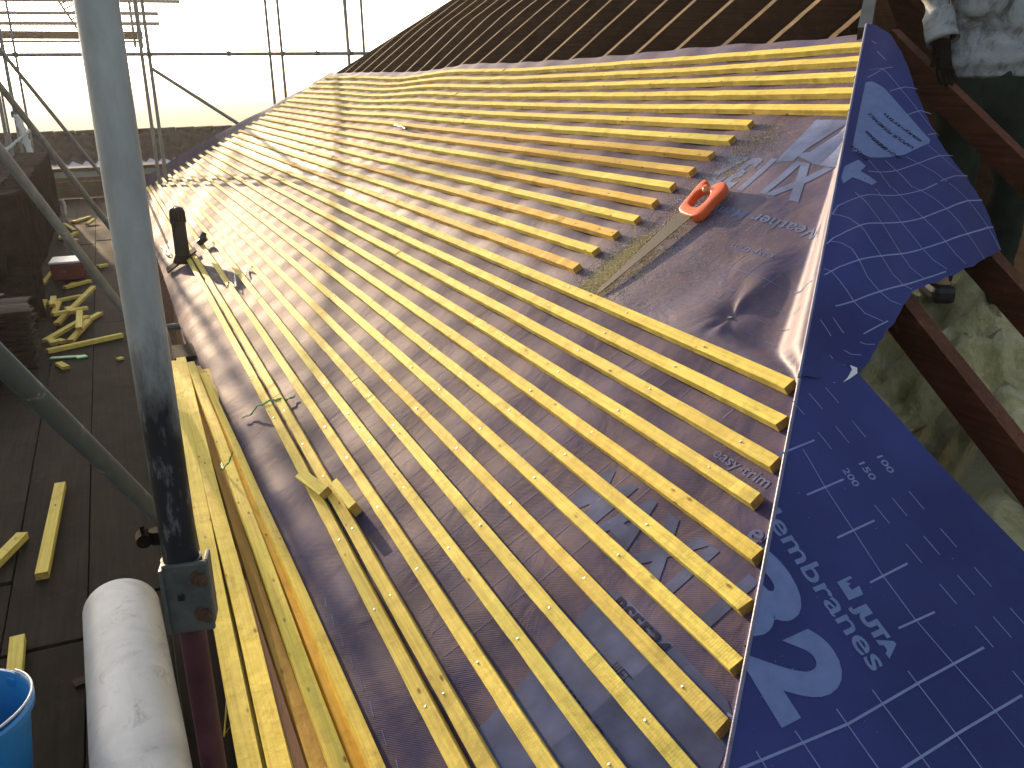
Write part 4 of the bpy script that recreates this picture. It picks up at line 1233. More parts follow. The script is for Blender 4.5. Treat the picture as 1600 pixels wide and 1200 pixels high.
# ------------------------------------------------------------------ tubes
def tube(name, a, b, label, group=None, r=0.02415, seg=20, mat=None, cat='scaffold tube'):
    a, b = Vector(a), Vector(b)
    d = (b - a)
    m = max(1, int(d.length / 1.5))
    mb = MB(); mb.sweep([a.lerp(b, i / m) for i in range(m + 1)], r, seg, cap=False)
    # hollow ends
    k = MB(); k.sweep([a, b], r * .86, seg, cap=False)
    mb.add(k.v, [tuple(reversed(q)) for q in k.f])
    o = mesh_obj(name, mb.v, mb.f, mat or MAT['tube'], None, origin=a)
    smooth_by_angle(o)
    return tag(o, label, cat, group)
def clip(c, ax1, ax2, parent_label, s=1.0, mat=None):
    """a double coupler: two jaws with bolts"""
    c = Vector(c)
    t = thing('coupler', c, parent_label, 'coupler')
    for j, ax in enumerate((Vector(ax1).normalized(), Vector(ax2).normalized())):
        mb = MB(); o_ = (Vector(ax1).normalized().cross(Vector(ax2).normalized())).normalized() * (0.026 * (1 if j else -1) * s)
        mb.sweep([c + o_ - ax * .028 * s, c + o_ + ax * .028 * s], 0.031 * s, 14)
        mb.obj('jaw', mat or MAT['clamp'], t)
        sd = ax.cross(o_).normalized()
        mb = MB(); mb.sweep([c + o_ + sd * .025 * s, c + o_ + sd * .062 * s], [0.010 * s, 0.010 * s], 6)
        mb.obj('bolt', mat or MAT['rust'], t)
    return t

PX, PY = 0.012, 1.20
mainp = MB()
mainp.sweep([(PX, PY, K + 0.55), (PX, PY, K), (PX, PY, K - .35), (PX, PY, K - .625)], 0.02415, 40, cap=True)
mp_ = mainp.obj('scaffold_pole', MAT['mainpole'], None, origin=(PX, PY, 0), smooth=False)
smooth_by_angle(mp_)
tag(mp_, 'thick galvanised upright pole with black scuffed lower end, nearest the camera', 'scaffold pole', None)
mb = MB(); mb.sweep([(PX, PY, K - .625), (PX, PY, K - .68)], 0.0195, 24)
mb.sweep([(PX, PY, K - .64), (PX + .004, PY, -.15)], 0.0185, 24)
lp = tag(smooth_by_angle(mb.obj('lower_pole', MAT['purple'], None, origin=(PX, PY, 0))), 'purple-red lower pole clamped beneath the thick upright', 'scaffold pole')
# plate bracket with two bolts
pl = thing('plate_clamp', (PX, PY - .03, K - .67), 'galvanised plate clamp with two rusty bolts joining the thick upright to the purple pole', 'clamp')
rotp = Matrix.Rotation(R(-12), 3, 'Z')
pc = Vector((PX + .002, PY - .026, K - .672))
mb = MB(); mb.box(pc, (0.060, 0.007, 0.108), rotp, 0.003); mb.box(pc + Vector((.031, .012, .004)), (0.006, 0.032, 0.100), rotp, .002)
mb.box(pc + Vector((-.028, .014, 0)), (0.006, 0.036, 0.100), rotp, .002)
mb.sweep([(PX, PY, K - .622), (PX, PY, K - .70)], 0.0275, 24)
mb.obj('plate', MAT['clamp'], pl)
for dz in (.030, -.026):
    b0 = pc + Vector((.016, -.003, dz))
    mb = MB(); mb.sweep([b0, b0 + Vector((.001, -.004, 0))], 0.0125, 20); mb.sweep([b0, b0 + Vector((.003, -.013, 0))], 0.0095, 6); mb.sweep([b0, b0 + Vector((.005, -.024, 0))], 0.0052, 10)
    mb.obj('bolt', MAT['rust'], pl)
mb = MB(); mb.box(pc + Vector((-.010, -.0036, .004)), (0.009, 0.002, 0.010), rotp, 0.001)
mb.obj('square_hole', MAT['black'], pl)
# black coupler beside the pole where the near brace ends
clip((PX - .035, PY + .02, K - .592), (0, 0, 1), (0, 1, .1), 'black coupler on the side of the thick upright', 0.34, MAT['void'])

def relP(v): return Vector((v[0], v[1], v[2] + K))
tube('brace_tube', relP((-0.36, 1.42, -0.085)), relP((-0.025, 2.62, -1.195)), 'near diagonal brace crossing behind the thick upright, ending low by the boards', 'diagonal brace tubes', mat=MAT['tube_shade'])
tube('brace_tube', relP((-0.62, 4.83, 0.06)), relP((-0.03, 5.36, -1.22)), 'middle diagonal brace passing in front of the red tub', 'diagonal brace tubes')
tube('brace_tube', relP((-0.90, 7.50, .52)), relP((-0.04, 8.58, -1.22)), 'third diagonal brace running across the brown tile stack corner and far beam', 'diagonal brace tubes')
tube('brace_tube', relP((-1.10, 13.0, 0.60)), relP((-0.06, 13.95, -1.26)), 'thin far diagonal brace in front of the neighbouring roof', 'diagonal brace tubes')
tube('brace_tube', relP((0.70, 13.9, 0.26)), relP((2.35, 13.9, -0.92)), 'thin diagonal brace falling to the far hip edge', 'diagonal brace tubes')
G_S = 'far upright scaffold poles'
st = [(0.605, 'left of the far pair behind the thick upright'), (0.70, 'right of the far pair behind the thick upright'), (2.325, 'left of the pair in the open sky'), (2.50, 'right of the pair in the open sky'), (3.49, 'first of three where the far hip meets the rail'), (3.58, 'second of three where the far hip meets the rail'), (3.71, 'third of three where the far hip meets the rail'), (-1.06, 'behind the white wrapping at far left'), (-1.21, 'outermost at the left edge')]
for i, (x, lb) in enumerate(st):
    y = 13.9 + (0.03 if i % 2 else 0)
    tl = Vector((0.0, 0, 0))
    if i == 4: tl = Vector((-.02, 0, 0))
    if i == 5: tl = Vector((-.14, 0, 0))
    tube('far_pole', (x, y, -5.6), (x + tl.x, y, K + 2.6 + .2 * (i % 3)), 'thin upright scaffold pole, ' + lb, G_S, r=0.024 if i < 2 or i > 6 else 0.02)
tube('far_pole', (-0.925, 13.9, -5.6), (-.925, 13.9, K + 2.4), 'thin upright scaffold pole, just right of the white wrapping', G_S, r=0.016)
tube('ridge_pole', surf(-25, 13.5, .0), surf(-25, 13.5, 0) + Vector((0, 0, 2)), 'short pole standing beyond the far hip at the top of the frame', G_S, r=.02)
G_H = 'horizontal scaffold rails against the sky'
tube('rail_tube', (-1.6, 13.85, K + .435), (4.3, 13.85, K + .44), 'long horizontal guard rail crossing the bright sky', G_H)
for z, x1, lb in ((1.26, 1.36, 'top'), (1.08, 1.02, 'second'), (0.935, 1.02, 'third')):
    tube('rail_tube', (-3.8, 32.0, K + z * 2), (x1 * 2, 32.0, K + z * 2 + .04), '%s short horizontal rail at the upper left' % lb, G_H, r=0.055)
tube('rail_tube', (-3.8, 32.1, K + 1.38), (1.44, 32.1, K + 1.38), 'lowest short horizontal rail, under the thick plank at the upper left', G_H, r=.034)
mb = MB(); mb.box((-1.2, 32.2, K + 1.57), (5.4, 0.6, 0.21), None, .004)
tag(mb.obj('scaffold_plank', MAT['dark_timber'], None, origin=(-1.2, 32.2, K + 1.57)), 'thick plank carried by the rails at the upper left', 'plank')
for x, lb in ((-.02, 'left'), (.6, 'right')):
    tube('rail_tube', (1.24 if lb == 'left' else 1.44, 32.0, K + 1.2), (1.24 if lb == 'left' else 1.44, 32.0, K + 5.2), '%s of the short uprights clamped to the upper rails' % lb, G_S, r=.045)
# lattice ladder beam hanging behind the thick upright
ld = thing('ladder', (-0.60, 32.4, K + 2.6), 'ladder leaning behind the thick upright among the upper rails', 'ladder')
la, lb_ = Vector((-0.85, 32.3, K + 3.2)), Vector((0.05, 32.3, K + 1.45))
dr = (lb_ - la).normalized(); sd = Vector((dr.z, 0, -dr.x))
for sgn in (-1, 1):
    mb = MB(); mb.sweep([la + sd * .20 * sgn, lb_ + sd * .20 * sgn], 0.035, 8); mb.obj('stile', MAT['tube'], ld)
for i in range(12):
    c = la.lerp(lb_, (i + .5) / 12)
    mb = MB(); mb.sweep([c - sd * .20, c + sd * .20], 0.028, 6); mb.obj('rung', MAT['tube'], ld)
for x, z, lb in ((0.70, .437, 'on the long rail above the far pair of poles'), (-.925, .437, 'on the long rail at far left'), (1.75, .44, 'on the long rail in mid sky'), (2.5, .44, 'on the long rail at the open-sky pair'), (3.0, .44, 'on the long rail left of the far hip'), (3.5, .44, 'on the long rail where it meets the far hip')):
    clip((x, 13.87, K + z), (0, 0, 1), (1, 0, 0), 'small coupler ' + lb)
clip((-1.06, 13.87, K - .30), (0, 0, 1), (1, 0, 0), 'yellowish coupler on the left far pole above the wrapping', 1.4, MAT['clamp'])

# unseen deck added out to the left to shade the near walkway
for i in range(9):
    ya = 13.4 + i * 1.06
    mb = MB(); mb.box((-3.95, ya + .5, K + .76), (4.3, 1.03, .038), None, .003)
    tag(mb.obj('scaffold_plank', MAT['dark_timber'], None, origin=(-4, ya, K + .76)), 'added unseen deck panel shading the walkway, %s from the near side' % ORD[i].replace('topmost', 'first'), 'plank', 'added unseen deck panels shading the walkway')
for x in (-6.0, -3.9, -1.9):
    for y in (13.5, 18.0, 22.6):
        tube('far_pole', (x, y, -5.6), (x, y, K + 2.2), 'upright scaffold pole carrying the added unseen shading deck', 'uprights of the added shading deck')
# white polythene wrapping and strips tied to the far-left poles
def crumple(name, path, w, label, seed, t=0.02):
    m = 26
    v, f = [], []
    P = [Vector(p) for p in path]
    cum = [0]
    for a, b in zip(P, P[1:]): cum.append(cum[-1] + (b - a).length)
    for i in range(m + 1):
        s = cum[-1] * i / m
        k = max(j for j in range(len(cum)) if cum[j] <= s + 1e-9); k = min(k, len(P) - 2)
        c = P[k].lerp(P[k + 1], (s - cum[k]) / max(1e-6, cum[k + 1] - cum[k]))
        for j in range(10):
            a = 2 * math.pi * j / 10
            r = w * (0.7 + 0.6 * noise.noise(Vector((i * .5, math.cos(a) * 1.2, math.sin(a) * 1.2 + seed))))
            v.append(c + Vector((math.cos(a) * r, math.sin(a) * r * .6, .3 * r * math.sin(a * 2))))
    for i in range(m):
        for j in range(10):
            f.append((i * 10 + j, i * 10 + (j + 1) % 10, (i + 1) * 10 + (j + 1) % 10, (i + 1) * 10 + j))
    f += [tuple(range(10))[::-1], tuple(m * 10 + k for k in range(10))]
    o = mesh_obj(name, v, f, MAT['white'], None, origin=path[0], smooth=True)
    return tag(o, label, 'polythene', 'white polythene scraps tied to the far poles')
crumple('polythene_wrap', [(-1.03, 13.7, K - .30), (-.98, 13.7, K - .55), (-.94, 13.7, K - .85), (-.95, 13.7, K - 1.0)], 0.055, 'bluish white polythene strip hanging down the far-left pole', 1)
crumple('polythene_wrap', [(-1.26, 13.6, K - .78), (-1.12, 13.6, K - .66), (-.98, 13.6, K - .56), (-.86, 13.6, K - .47)], 0.038, 'white polythene roll tied diagonally across the far-left pole', 2)
crumple('polythene_wrap', [(-.95, 12.9, K - .85), (-.88, 12.9, K - .98), (-.80, 12.9, K - 1.12), (-.74, 12.9, K - 1.28)], 0.058, 'cream crumpled plastic bag on the end of the tile stack', 3)
crumple('polythene_wrap', [(-.86, 13.0, K - .93), (-.78, 13.0, K - .84), (-.73, 13.0, K - .78)], 0.028, 'small white twist of polythene sticking up from the bag', 4)
crumple('polythene_wrap', [(-.62, 12.6, 0.26), (-.60, 12.6, 0.16), (-.61, 12.6, 0.06)], 0.028, 'pale grey hose loop at the corner of the far beam', 6)

# ------------------------------------------------------------------ loose long battens by the eaves
G_L = 'long loose battens laid beside the eaves'
LB = [ # near (x,y,z)  far (x,y,z)  label
 ((0.080, .70, .125), (0.112, 2.8, .125), (0.165, 5.05, .115), 'outermost long loose batten against the purple pole'),
 ((0.140, .70, .125), (0.168, 2.8, .125), (0.205, 5.10, .115), 'second long loose batten from the pole side'),
 ((0.240, .70, .088), (0.226, 2.8, .086), (0.224, 5.00, .095), 'third long loose batten, lower and browner, beyond the dark gap'),
 ((0.268, .70, .142), (0.262, 2.6, .140), (0.246, 4.95, .120), 'fourth long loose batten from the pole side'),
 ((0.312, .70, .130), (0.300, 2.5, .125), (0.266, 4.90, .110), 'fifth long loose batten, orange-sided'),
 ((0.346, .70, .165), (0.322, 2.4, .150), (0.282, 4.70, .118), 'loose batten nearest the membrane edge, turned on its side'),
]
def path_bar(name, pts, w, h, label, cat, group, seed, roll=0.0, mats=None):
    P = [Vector(p) for p in pts]
    m = 40
    v, f, mi = [], [], []
    rr = random.Random(seed); ph = rr.uniform(0, 99)
    e = 0.0015
    prof = [(-w / 2, h / 2 - e), (-w / 2 + e, h / 2), (w / 2 - e, h / 2), (w / 2, h / 2 - e), (w / 2, -h / 2), (-w / 2, -h / 2)]
    for i in range(m + 1):
        t_ = i / m
        # quadratic through three points
        a, b, c = P
        tb = (b.y - a.y) / (c.y - a.y)
        l0 = (t_ - tb) * (t_ - 1) / (tb * 1.0); l1 = t_ * (t_ - 1) / (tb * (tb - 1)); l2 = t_ * (t_ - tb) / (1 - tb)
        q = a * l0 + b * l1 + c * l2
        q += Vector((0.006 * noise.noise(Vector((ph, t_ * 4, 0))), 0, 0.004 * noise.noise(Vector((ph, t_ * 4, 7)))))
        ro = roll + .05 * noise.noise(Vector((ph, t_ * 2, 3)))
        cr, sr = math.cos(ro), math.sin(ro)
        v += [q + Vector((x * cr - z * sr, 0, x * sr + z * cr)) for x, z in prof]
    S = 6
    for i in range(m):
        for k in range(S):
            f.append((i * S + k, i * S + (k + 1) % S, (i + 1) * S + (k + 1) % S, (i + 1) * S + k)); mi.append(0)
    f.append(tuple(range(S))[::-1]); mi.append(1); f.append(tuple(m * S + k for k in range(S))); mi.append(1)
    return tag(mesh_obj(name, v, f, None, None, origin=P[0], mats=mats or BM, midx=mi), label, cat, group)
WH = [(0.050, .025, 0), (0.050, .025, .03), (0.038, .025, -.1), (0.040, .038, .05), (0.038, .038, -.25), (0.030, .046, -.12)]
for i, (a, b, c, lb) in enumerate(LB):
    w, h, ro = WH[i]
    path_bar('loose_batten', [a, b, c], w, h, lb, 'batten', G_L, 50 + i, ro, [MAT[('lemon', 'lemon', 'brownbat', 'lemon', 'orangebat', 'lemon')[i]], MAT['endgrain']])
for i, (x, z, lb) in enumerate(((.10, .085, 'loose batten in the second layer under the outermost one'), (.155, .085, 'loose batten in the second layer under the second one'), (.262, .045, 'loose batten under the brown one in the middle of the pile'), (.32, .085, 'loose batten in the second layer nearest the fascia'), (.12, .045, 'bottom loose batten nearest the pole'), (.32, .045, 'bottom loose batten by the fascia'))):
    path_bar('loose_batten', [(x, .7, z), (x + .012, 2.8, z), (x * .8 + .055, 4.9, z)], .045, .034, lb, 'batten', G_L, 80 + i)
for yb_ in (1.0, 3.0, 4.7):
    mb = MB(); mb.box((.21, yb_, .013), (.34, .05, .022), None, .002)
    tag(mb.obj('bearer', MAT['dark_timber'], None, origin=(.21, yb_, 0)), {1.0: 'dark bearer under the near end of the loose battens', 3.0: 'dark bearer under the middle of the loose battens', 4.7: 'dark bearer under the far end of the loose battens'}[yb_], 'bearer')
twine('green_twine', [(0.235, 3.45, .135), (0.225, 3.36, .15), (0.232, 3.30, .175), (0.250, 3.26, .215), (0.262, 3.25, .25)], 0.0028, 'green twine end sticking up from the loose battens')
mb = MB(); mb.box((0.24, 5.45, .04), (0.12, .3, .06), None, .004)
tag(mb.obj('eaves_bracket', MAT['void'], None, origin=(.24, 5.4, 0)), 'dark bracket at the far end of the loose battens', 'bracket')

# splinter and small scraps on the boards
def floor_bar(x0, y0, x1, y1, w, h, label, z=0.0, group='yellow batten offcuts on the boards', z1=None):
    return bar_between('batten_offcut', (x0, y0, z + h / 2 + .002), (x1, y1, (z if z1 is None else z1) + h / 2 + .002), w, h, (0, 0, 1), BM, label, 'offcut', group)
floor_bar(-.405, 3.03, -.375, 3.80, .040, .026, 'long yellow offcut lying along the boards in the shade')
floor_bar(-.60, 3.08, -.485, 3.38, .040, .026, 'yellow offcut cut off by the left edge of the view')
floor_bar(-.440, 2.30, -.450, 2.66, .040, .026, 'yellow offcut standing out behind the blue bucket')
mb = MB(); mb.box((-.275, 2.38, .004), (.045, .035, .006), Matrix.Rotation(.3, 3, 'Z'), .001)
tag(mb.obj('wood_chip', MAT['dark_timber'], None, origin=(-.275, 2.38, 0)), 'small brownish chip beside the white roll', 'chip')
floor_bar(-.525, 6.02, -.09, 6.22, .038, .026, 'long thin yellow offcut lying across the board joint')
floor_bar(-.13, 5.66, -.10, 5.68, .03, .012, 'tiny yellow block on its own near the thick upright')
floor_bar(-.45, 5.72, -.405, 5.60, .04, .018, 'short yellow block beside the green strip')
HEAP = [(-.50, 6.75, -.26, 7.65, .0, .06, 'long pale offcut on top of the heap, pointing to the tub'), (-.52, 6.85, -.30, 6.95, .05, .05, 'offcut slanting across the middle of the heap'), (-.34, 6.28, -.35, 6.95, .06, .04, 'broad offcut lying towards the camera over the heap'),
        (-.55, 6.30, -.30, 6.75, .0, .03, 'dark-edged offcut under the heap'), (-.40, 6.22, -.29, 6.62, .0, .03, 'offcut leaning out at the front of the heap'), (-.53, 6.35, -.49, 6.20, .0, .0, 'stubby offcut at the left front of the heap'),
        (-.475, 6.28, -.435, 6.22, .0, .0, 'tiny pointed offcut at the very front of the heap'), (-.44, 7.15, -.39, 6.85, .02, .05, 'short offcut crossing under the long pale one'), (-.545, 7.55, -.53, 7.10, .03, .06, 'upright-looking offcut at the back left of the heap'),
        (-.60, 7.5, -.35, 7.65, .0, .0, 'thin grey-yellow strip behind the heap'), (-.62, 7.2, -.60, 7.45, .0, .03, 'short offcut half hidden by the tiles'), (-.50, 7.3, -.52, 6.95, .04, .02, 'offcut end in the back row of the heap'), (-.31, 6.75, -.22, 6.95, .0, .0, 'narrow offcut pointing right out of the heap'),
        (-.49, 8.05, -.30, 8.25, .0, .0, 'thin pale strip in front of the red tub'), (-.45, 8.15, -.40, 8.18, .0, .0, 'small grey-yellow block in front of the red tub'), (-.66, 8.3, -.60, 8.9, .0, .0, 'yellow offcut to the left of the red tub')]
for i, (x0, y0, x1, y1, z0, z1, lb) in enumerate(HEAP):
    floor_bar(x0, y0, x1, y1, .040, .022, lb, z0, 'yellow batten offcuts on the boards', z1)
FAR = [(-.60, 11.2, -.59, 10.5, 0, .05, 'first of the far offcuts, pointing to the camera'), (-.58, 10.8, -.45, 11.1, .0, .02, 'second of the far offcuts, low and slanted'), (-.60, 11.9, -.48, 11.4, .02, .0, 'third far offcut by the tile stack'), (-.52, 12.2, -.33, 12.6, 0, .0, 'thin far offcut lying across the board'), (-.36, 11.9, -.28, 12.1, .0, .03, 'short far offcut propped on another'), (-.56, 10.9, -.44, 10.6, 0.0, 0.0, 'lowest of the far offcuts'), (-.24, 8.9, -.16, 8.95, 0, 0, 'small offcut behind the middle brace')]
for i, (x0, y0, x1, y1, z0, z1, lb) in enumerate(FAR):
    floor_bar(x0, y0, x1, y1, .045, .025, lb, z0, 'yellow batten offcuts on the boards', z1)
mb = MB(); mb.box((-.42, 5.86, .006), (.17, .045, .008), Matrix.Rotation(-.25, 3, 'Z'), .003)
mb.box((-.33, 5.82, .007), (.06, .06, .010), Matrix.Rotation(.3, 3, 'Z'), .003)
tag(mb.obj('green_strap', MAT['green'], None, origin=(-.42, 5.86, 0)), 'green plastic strap end lying on the boards', 'strap')
mb = MB(); mb.sweep([(.055, 1.95, .03), (.07, 2.03, .035), (.085, 2.12, .05)], [.0022, .0028, .001], 5); mb.sweep([(.058, 1.96, .03), (.08, 1.99, .03)], [.0015, .0006], 5)
tag(mb.obj('splinter', MAT['batten'], None, origin=(.06, 2.0, .03)), 'thin yellow splinter beside the purple pole', 'splinter')

# red tub; the sun on its lid is painted as white
tb = thing('tub', (-.455, 8.6, 0), 'dark red tub, its sunlit lid painted white, on the boards', 'tub')
rt_ = Matrix.Rotation(R(-4), 3, 'Z')
mb = MB(); mb.box((-.455, 8.55, .075), (.265, .30, .148), rt_, .02); mb.obj('body', MAT['red'], tb)
mb = MB(); mb.box((-.455, 8.55, .157), (.272, .31, .018), rt_, .008); mb.obj('lid', MAT['white'], tb)
mb = MB(); mb.box((-.36, 8.395, .085), (.06, .004, .014), rt_, .001); mb.box((-.50, 8.388, .085), (.05, .004, .018), rt_, .001); mb.obj('badge', mat_simple('faded_red_badge', (0.26, 0.06, 0.05), 0.5), tb)

# tile stacks ---------------------------------------------------------------------
def tile_mesh():
    bm = bmesh.new()
    bmesh.ops.create_grid(bm, x_segments=4, y_segments=6, size=0.5)
    for v_ in bm.verts:
        v_.co.x *= .165; v_.co.y *= .265; v_.co.z = 0.006 - 0.010 * (v_.co.y / .1325) ** 2
    r_ = bmesh.ops.extrude_face_region(bm, geom=bm.faces[:])
    bmesh.ops.translate(bm, verts=[g for g in r_['geom'] if isinstance(g, bmesh.types.BMVert)], vec=(0, 0, .012))
    bmesh.ops.recalc_face_normals(bm, faces=bm.faces[:])
    r_ = bmesh.ops.create_cube(bm, size=1.0)
    for v_ in r_['verts']:
        v_.co = Vector((v_.co.x * .03, v_.co.y * .015 - .122, v_.co.z * .02 + .0))
    me = bpy.data.meshes.new('roof_tile'); bm.to_mesh(me); bm.free()
    me.materials.append(MAT['tile'])
    return me
TM = tile_mesh()
def tile_at(loc, rot, label, group):
    o = bpy.data.objects.new('roof_tile', TM); link(o)
    o.location = loc; o.rotation_euler = rot
    return tag(o, label, 'roof tile', group)
rtt = random.Random(5)
GT1 = 'plain brown tiles stacked on edge in the long stack'
lays = ['bottom', 'middle', 'top']
for k in range(3):
    for i in range(60):
        y = 7.9 + i * .030 + rtt.uniform(-.006, .006)
        tile_at((-.795 + rtt.uniform(-.015, .015) + (.012 * k), y, .14 + k * .262 + rtt.uniform(-.008, .004)), (R(90) + rtt.uniform(-.16, .16), R(0) + rtt.uniform(-.08, .08), rtt.uniform(-.3, .3)),
                'brown tile on edge in the %s layer of the long stack' % lays[k], GT1 + ', %s layer' % lays[k])
v, f = [], []
tv = [w_.co.copy() for w_ in TM.vertices]; tf = [tuple(p.vertices) for p in TM.polygons]
for k in range(3):
    for i in range(118):
        y = 9.72 + i * .030
        for xx in ((-.79, -.97) if k < 3 else (-.79,)):
            M = Matrix.Translation((xx + rtt.uniform(-.02, .02), y, .14 + k * .262)) @ Matrix.Rotation(rtt.uniform(-.12, .12), 4, 'Z') @ Matrix.Rotation(R(90) + rtt.uniform(-.1, .1), 4, 'X')
            b_ = len(v); v += [M @ w_ for w_ in tv]; f += [tuple(q + b_ for q in p) for p in tf]
for k in range(3):
    for i in range(60):
        for xx in (-.97, -1.14):
            M = Matrix.Translation((xx + rtt.uniform(-.02, .02), 7.9 + i * .030, .14 + k * .262)) @ Matrix.Rotation(rtt.uniform(-.12, .12), 4, 'Z') @ Matrix.Rotation(R(90), 4, 'X')
            b_ = len(v); v += [M @ w_ for w_ in tv]; f += [tuple(q + b_ for q in p) for p in tf]
tag(mesh_obj('roof_tile_rows', v, f, MAT['tile'], None, origin=(-.8, 10, 0)), 'the rest of the long stack of brown tiles, further back', 'tiles', kind='stuff')
GT2 = 'plain brown tiles in the near stack'
posn = ['lowest', 'second', 'third', 'fourth', 'fifth', 'sixth', 'seventh', 'eighth', 'ninth', 'tenth', 'eleventh', 'twelfth', 'thirteenth', 'fourteenth', 'fifteenth', 'sixteenth', 'seventeenth', 'eighteenth', 'nineteenth', 'twentieth']
for col, (cx, cy, nn_, lb) in enumerate(((-.64, 5.72, 19, 'right-hand pile'), (-.84, 5.70, 17, 'middle pile'), (-1.03, 5.75, 18, 'left-hand pile'), (-.66, 6.02, 18, 'back pile'), (-.87, 6.04, 17, 'back left pile'))):
    for i in range(nn_):
        tilt = rtt.uniform(-.03, .03) + (0.10 if 8 < i < 13 and col == 0 else 0)
        tile_at((cx + rtt.uniform(-.018, .018), cy + rtt.uniform(-.02, .02), .008 + i * .0195), (rtt.uniform(-.03, .03), tilt, rtt.uniform(-.16, .16)), 'brown tile, %s up in the %s of the near stack' % (posn[i], lb) if i else 'brown tile on the boards under the %s of the near stack' % lb, GT2)
mb = MB(); mb.box((-.80, 6.02, .385), (.02, .22, .008), Matrix.Rotation(-1.1, 3, 'Z'), .002)
tag(mb.obj('metal_strip', MAT['clamp'], None, origin=(-1, 5.9, .42)), 'short shiny metal strip lying on top of the near tile stack', 'strip')
for i in range(26):
    tile_at((-.74 + rtt.uniform(-.08, .08), 6.45 + i * .05, .13 + rtt.uniform(-.01, .02)), (R(74) + rtt.uniform(-.2, .2), rtt.uniform(-.1, .1), rtt.uniform(-.3, .3)), 'brown tile leaning in the loose row between the two stacks', 'brown tiles leaning between the stacks')
    tile_at((-.92 + rtt.uniform(-.05, .05), 6.45 + i * .05, .30 + rtt.uniform(-.05, .05)), (R(70) + rtt.uniform(-.2, .2), rtt.uniform(-.1, .1), rtt.uniform(-.3, .3)), 'brown tile in the upper layer of the loose row', 'brown tiles leaning between the stacks, upper layer')

# white roll and blue bucket ---------------------------------------------------------
ra, rb = Vector((-.098, .95, .122)), Vector((-.155, 2.52, .112))
rl = thing('membrane_roll', (-.15, 2.6, 0), 'dirty white roll lying on the boards at the lower left', 'roll')
mb = MB()
d = (rb - ra)
RP = []; RR = []
for i in range(41):
    t_ = i / 40
    RP.append(ra.lerp(rb, t_)); RR.append(.1035 + .0015 * noise.noise(Vector((t_ * 9, 0, 0))))
RP += [rb + d.normalized() * .004]; RR += [.098]
mb.sweep(RP, RR, 56, cap=True)
rr_ = mb.obj('wrapping', MAT['roll'], rl); smooth_by_angle(rr_, 50)
mb = MB(); mb.sweep([rb + d.normalized() * .003, rb + d.normalized() * .008], .040, 24)
mb.obj('core', MAT['dark_timber'], rl)

bk = thing('bucket', (-.475, 1.92, 0), 'blue plastic builders bucket with a wire handle at the lower left corner', 'bucket')
bc = Vector((-.478, 1.93, 0))
prof = [(.0, .003), (.105, .003), (.112, .01), (.148, .275), (.158, .278), (.159, .292), (.150, .294), (.145, .285), (.108, .016), (.0, .014)]
S = 56
v, f = [], []
for i, (r_, z_) in enumerate(prof):
    for k in range(S):
        a = 2 * math.pi * k / S
        v.append(bc + Vector((r_ * math.cos(a), r_ * math.sin(a), z_)))
for i in range(len(prof) - 1):
    for k in range(S):
        f.append((i * S + k, i * S + (k + 1) % S, (i + 1) * S + (k + 1) % S, (i + 1) * S + k))
o = mesh_obj('pail', v, f, MAT['blue'], bk); smooth_by_angle(o, 35)
mb = MB()
hp_ = []
for i in range(31):
    a = math.pi * i / 30
    hp_.append(bc + Vector((.158 * math.cos(a) * .72 + .0, .158 * math.cos(a) * .70, .284)) + Vector((.70, -.72, 0)) * (.150 * math.sin(a)) + Vector((0, 0, .012 + .01 * math.sin(a))))
mb.sweep(hp_, .0028, 8)
mb.obj('handle', MAT['nail'], bk, smooth=True)
for s_ in (1, -1):
    mb = MB(); mb.box(bc + Vector((.155 * .72 * s_, .155 * .70 * s_, .27)), (.03, .03, .028), Matrix.Rotation(.77, 3, 'Z'), .005)
    mb.obj('handle_lug', MAT['blue'], bk)

# ------------------------------------------------------------------ person inside the roof, seen from the hips at the upper right
def skin_body(joints, edges, name, mat, parent, sub=2, origin=None):
    me = bpy.data.meshes.new(name)
    me.from_pydata([j[0] for j in joints], edges, [])
    o = bpy.data.objects.new(name, me); COL.objects.link(o)
    md = o.modifiers.new('skin', 'SKIN')
    for i, j in enumerate(joints):
        sv_ = me.skin_vertices[0].data[i]
        sv_.radius = j[1] if isinstance(j[1], tuple) else (j[1], j[1])
        sv_.use_root = (i == 0)
    sb = o.modifiers.new('sub', 'SUBSURF'); sb.levels = sub; sb.render_levels = sub
    dg = bpy.context.evaluated_depsgraph_get()
    m2 = bpy.data.meshes.new_from_object(o.evaluated_get(dg))
    bpy.data.objects.remove(o)
    vs = [v_.co.copy() for v_ in m2.vertices]; fs = [tuple(p.vertices) for p in m2.polygons]
    bpy.data.meshes.remove(m2)
    return mesh_obj(name, vs, fs, mat, parent, origin=origin, smooth=True)
HB = Vector((3.305, 2.695, K - .022))              # hem centre
fw = Vector((-.55, -.83, 0)).normalized()        # faces roughly towards the camera, turned left
rt2 = Vector((-fw.y, fw.x, 0))                  # person's left... pointing to +X side
def B(x, y, z): return HB + rt2 * x + fw * y + Vector((0, 0, z))
J = [(B(0, 0, .10), (.15, .11)), (B(0, 0, .30), (.14, .10)), (B(0, .02, .50), (.165, .115)), (B(0, .04, .62), (.10, .08)), (B(0, .06, .70), .055), (B(0, .10, .80), (.075, .088)), (B(0, .11, .90), (.075, .092)), (B(0, .10, .98), .055),
     (B(-.19, .03, .60), .055), (B(-.27, .02, .34), .046), (B(-.235, .10, .12), .034),
     (B(.19, .03, .60), .055), (B(.28, .02, .34), .046), (B(.24, .14, .12), .034),
     (B(-.10, 0, -.02), .095), (B(-.11, .08, -.42), .065), (B(-.11, .0, -.80), .045), (B(-.11, .13, -.86), .038),
     (B(.10, 0, -.02), .095), (B(.12, .05, -.42), .065), (B(.12, -.02, -.80), .045), (B(.12, .11, -.86), .038)]
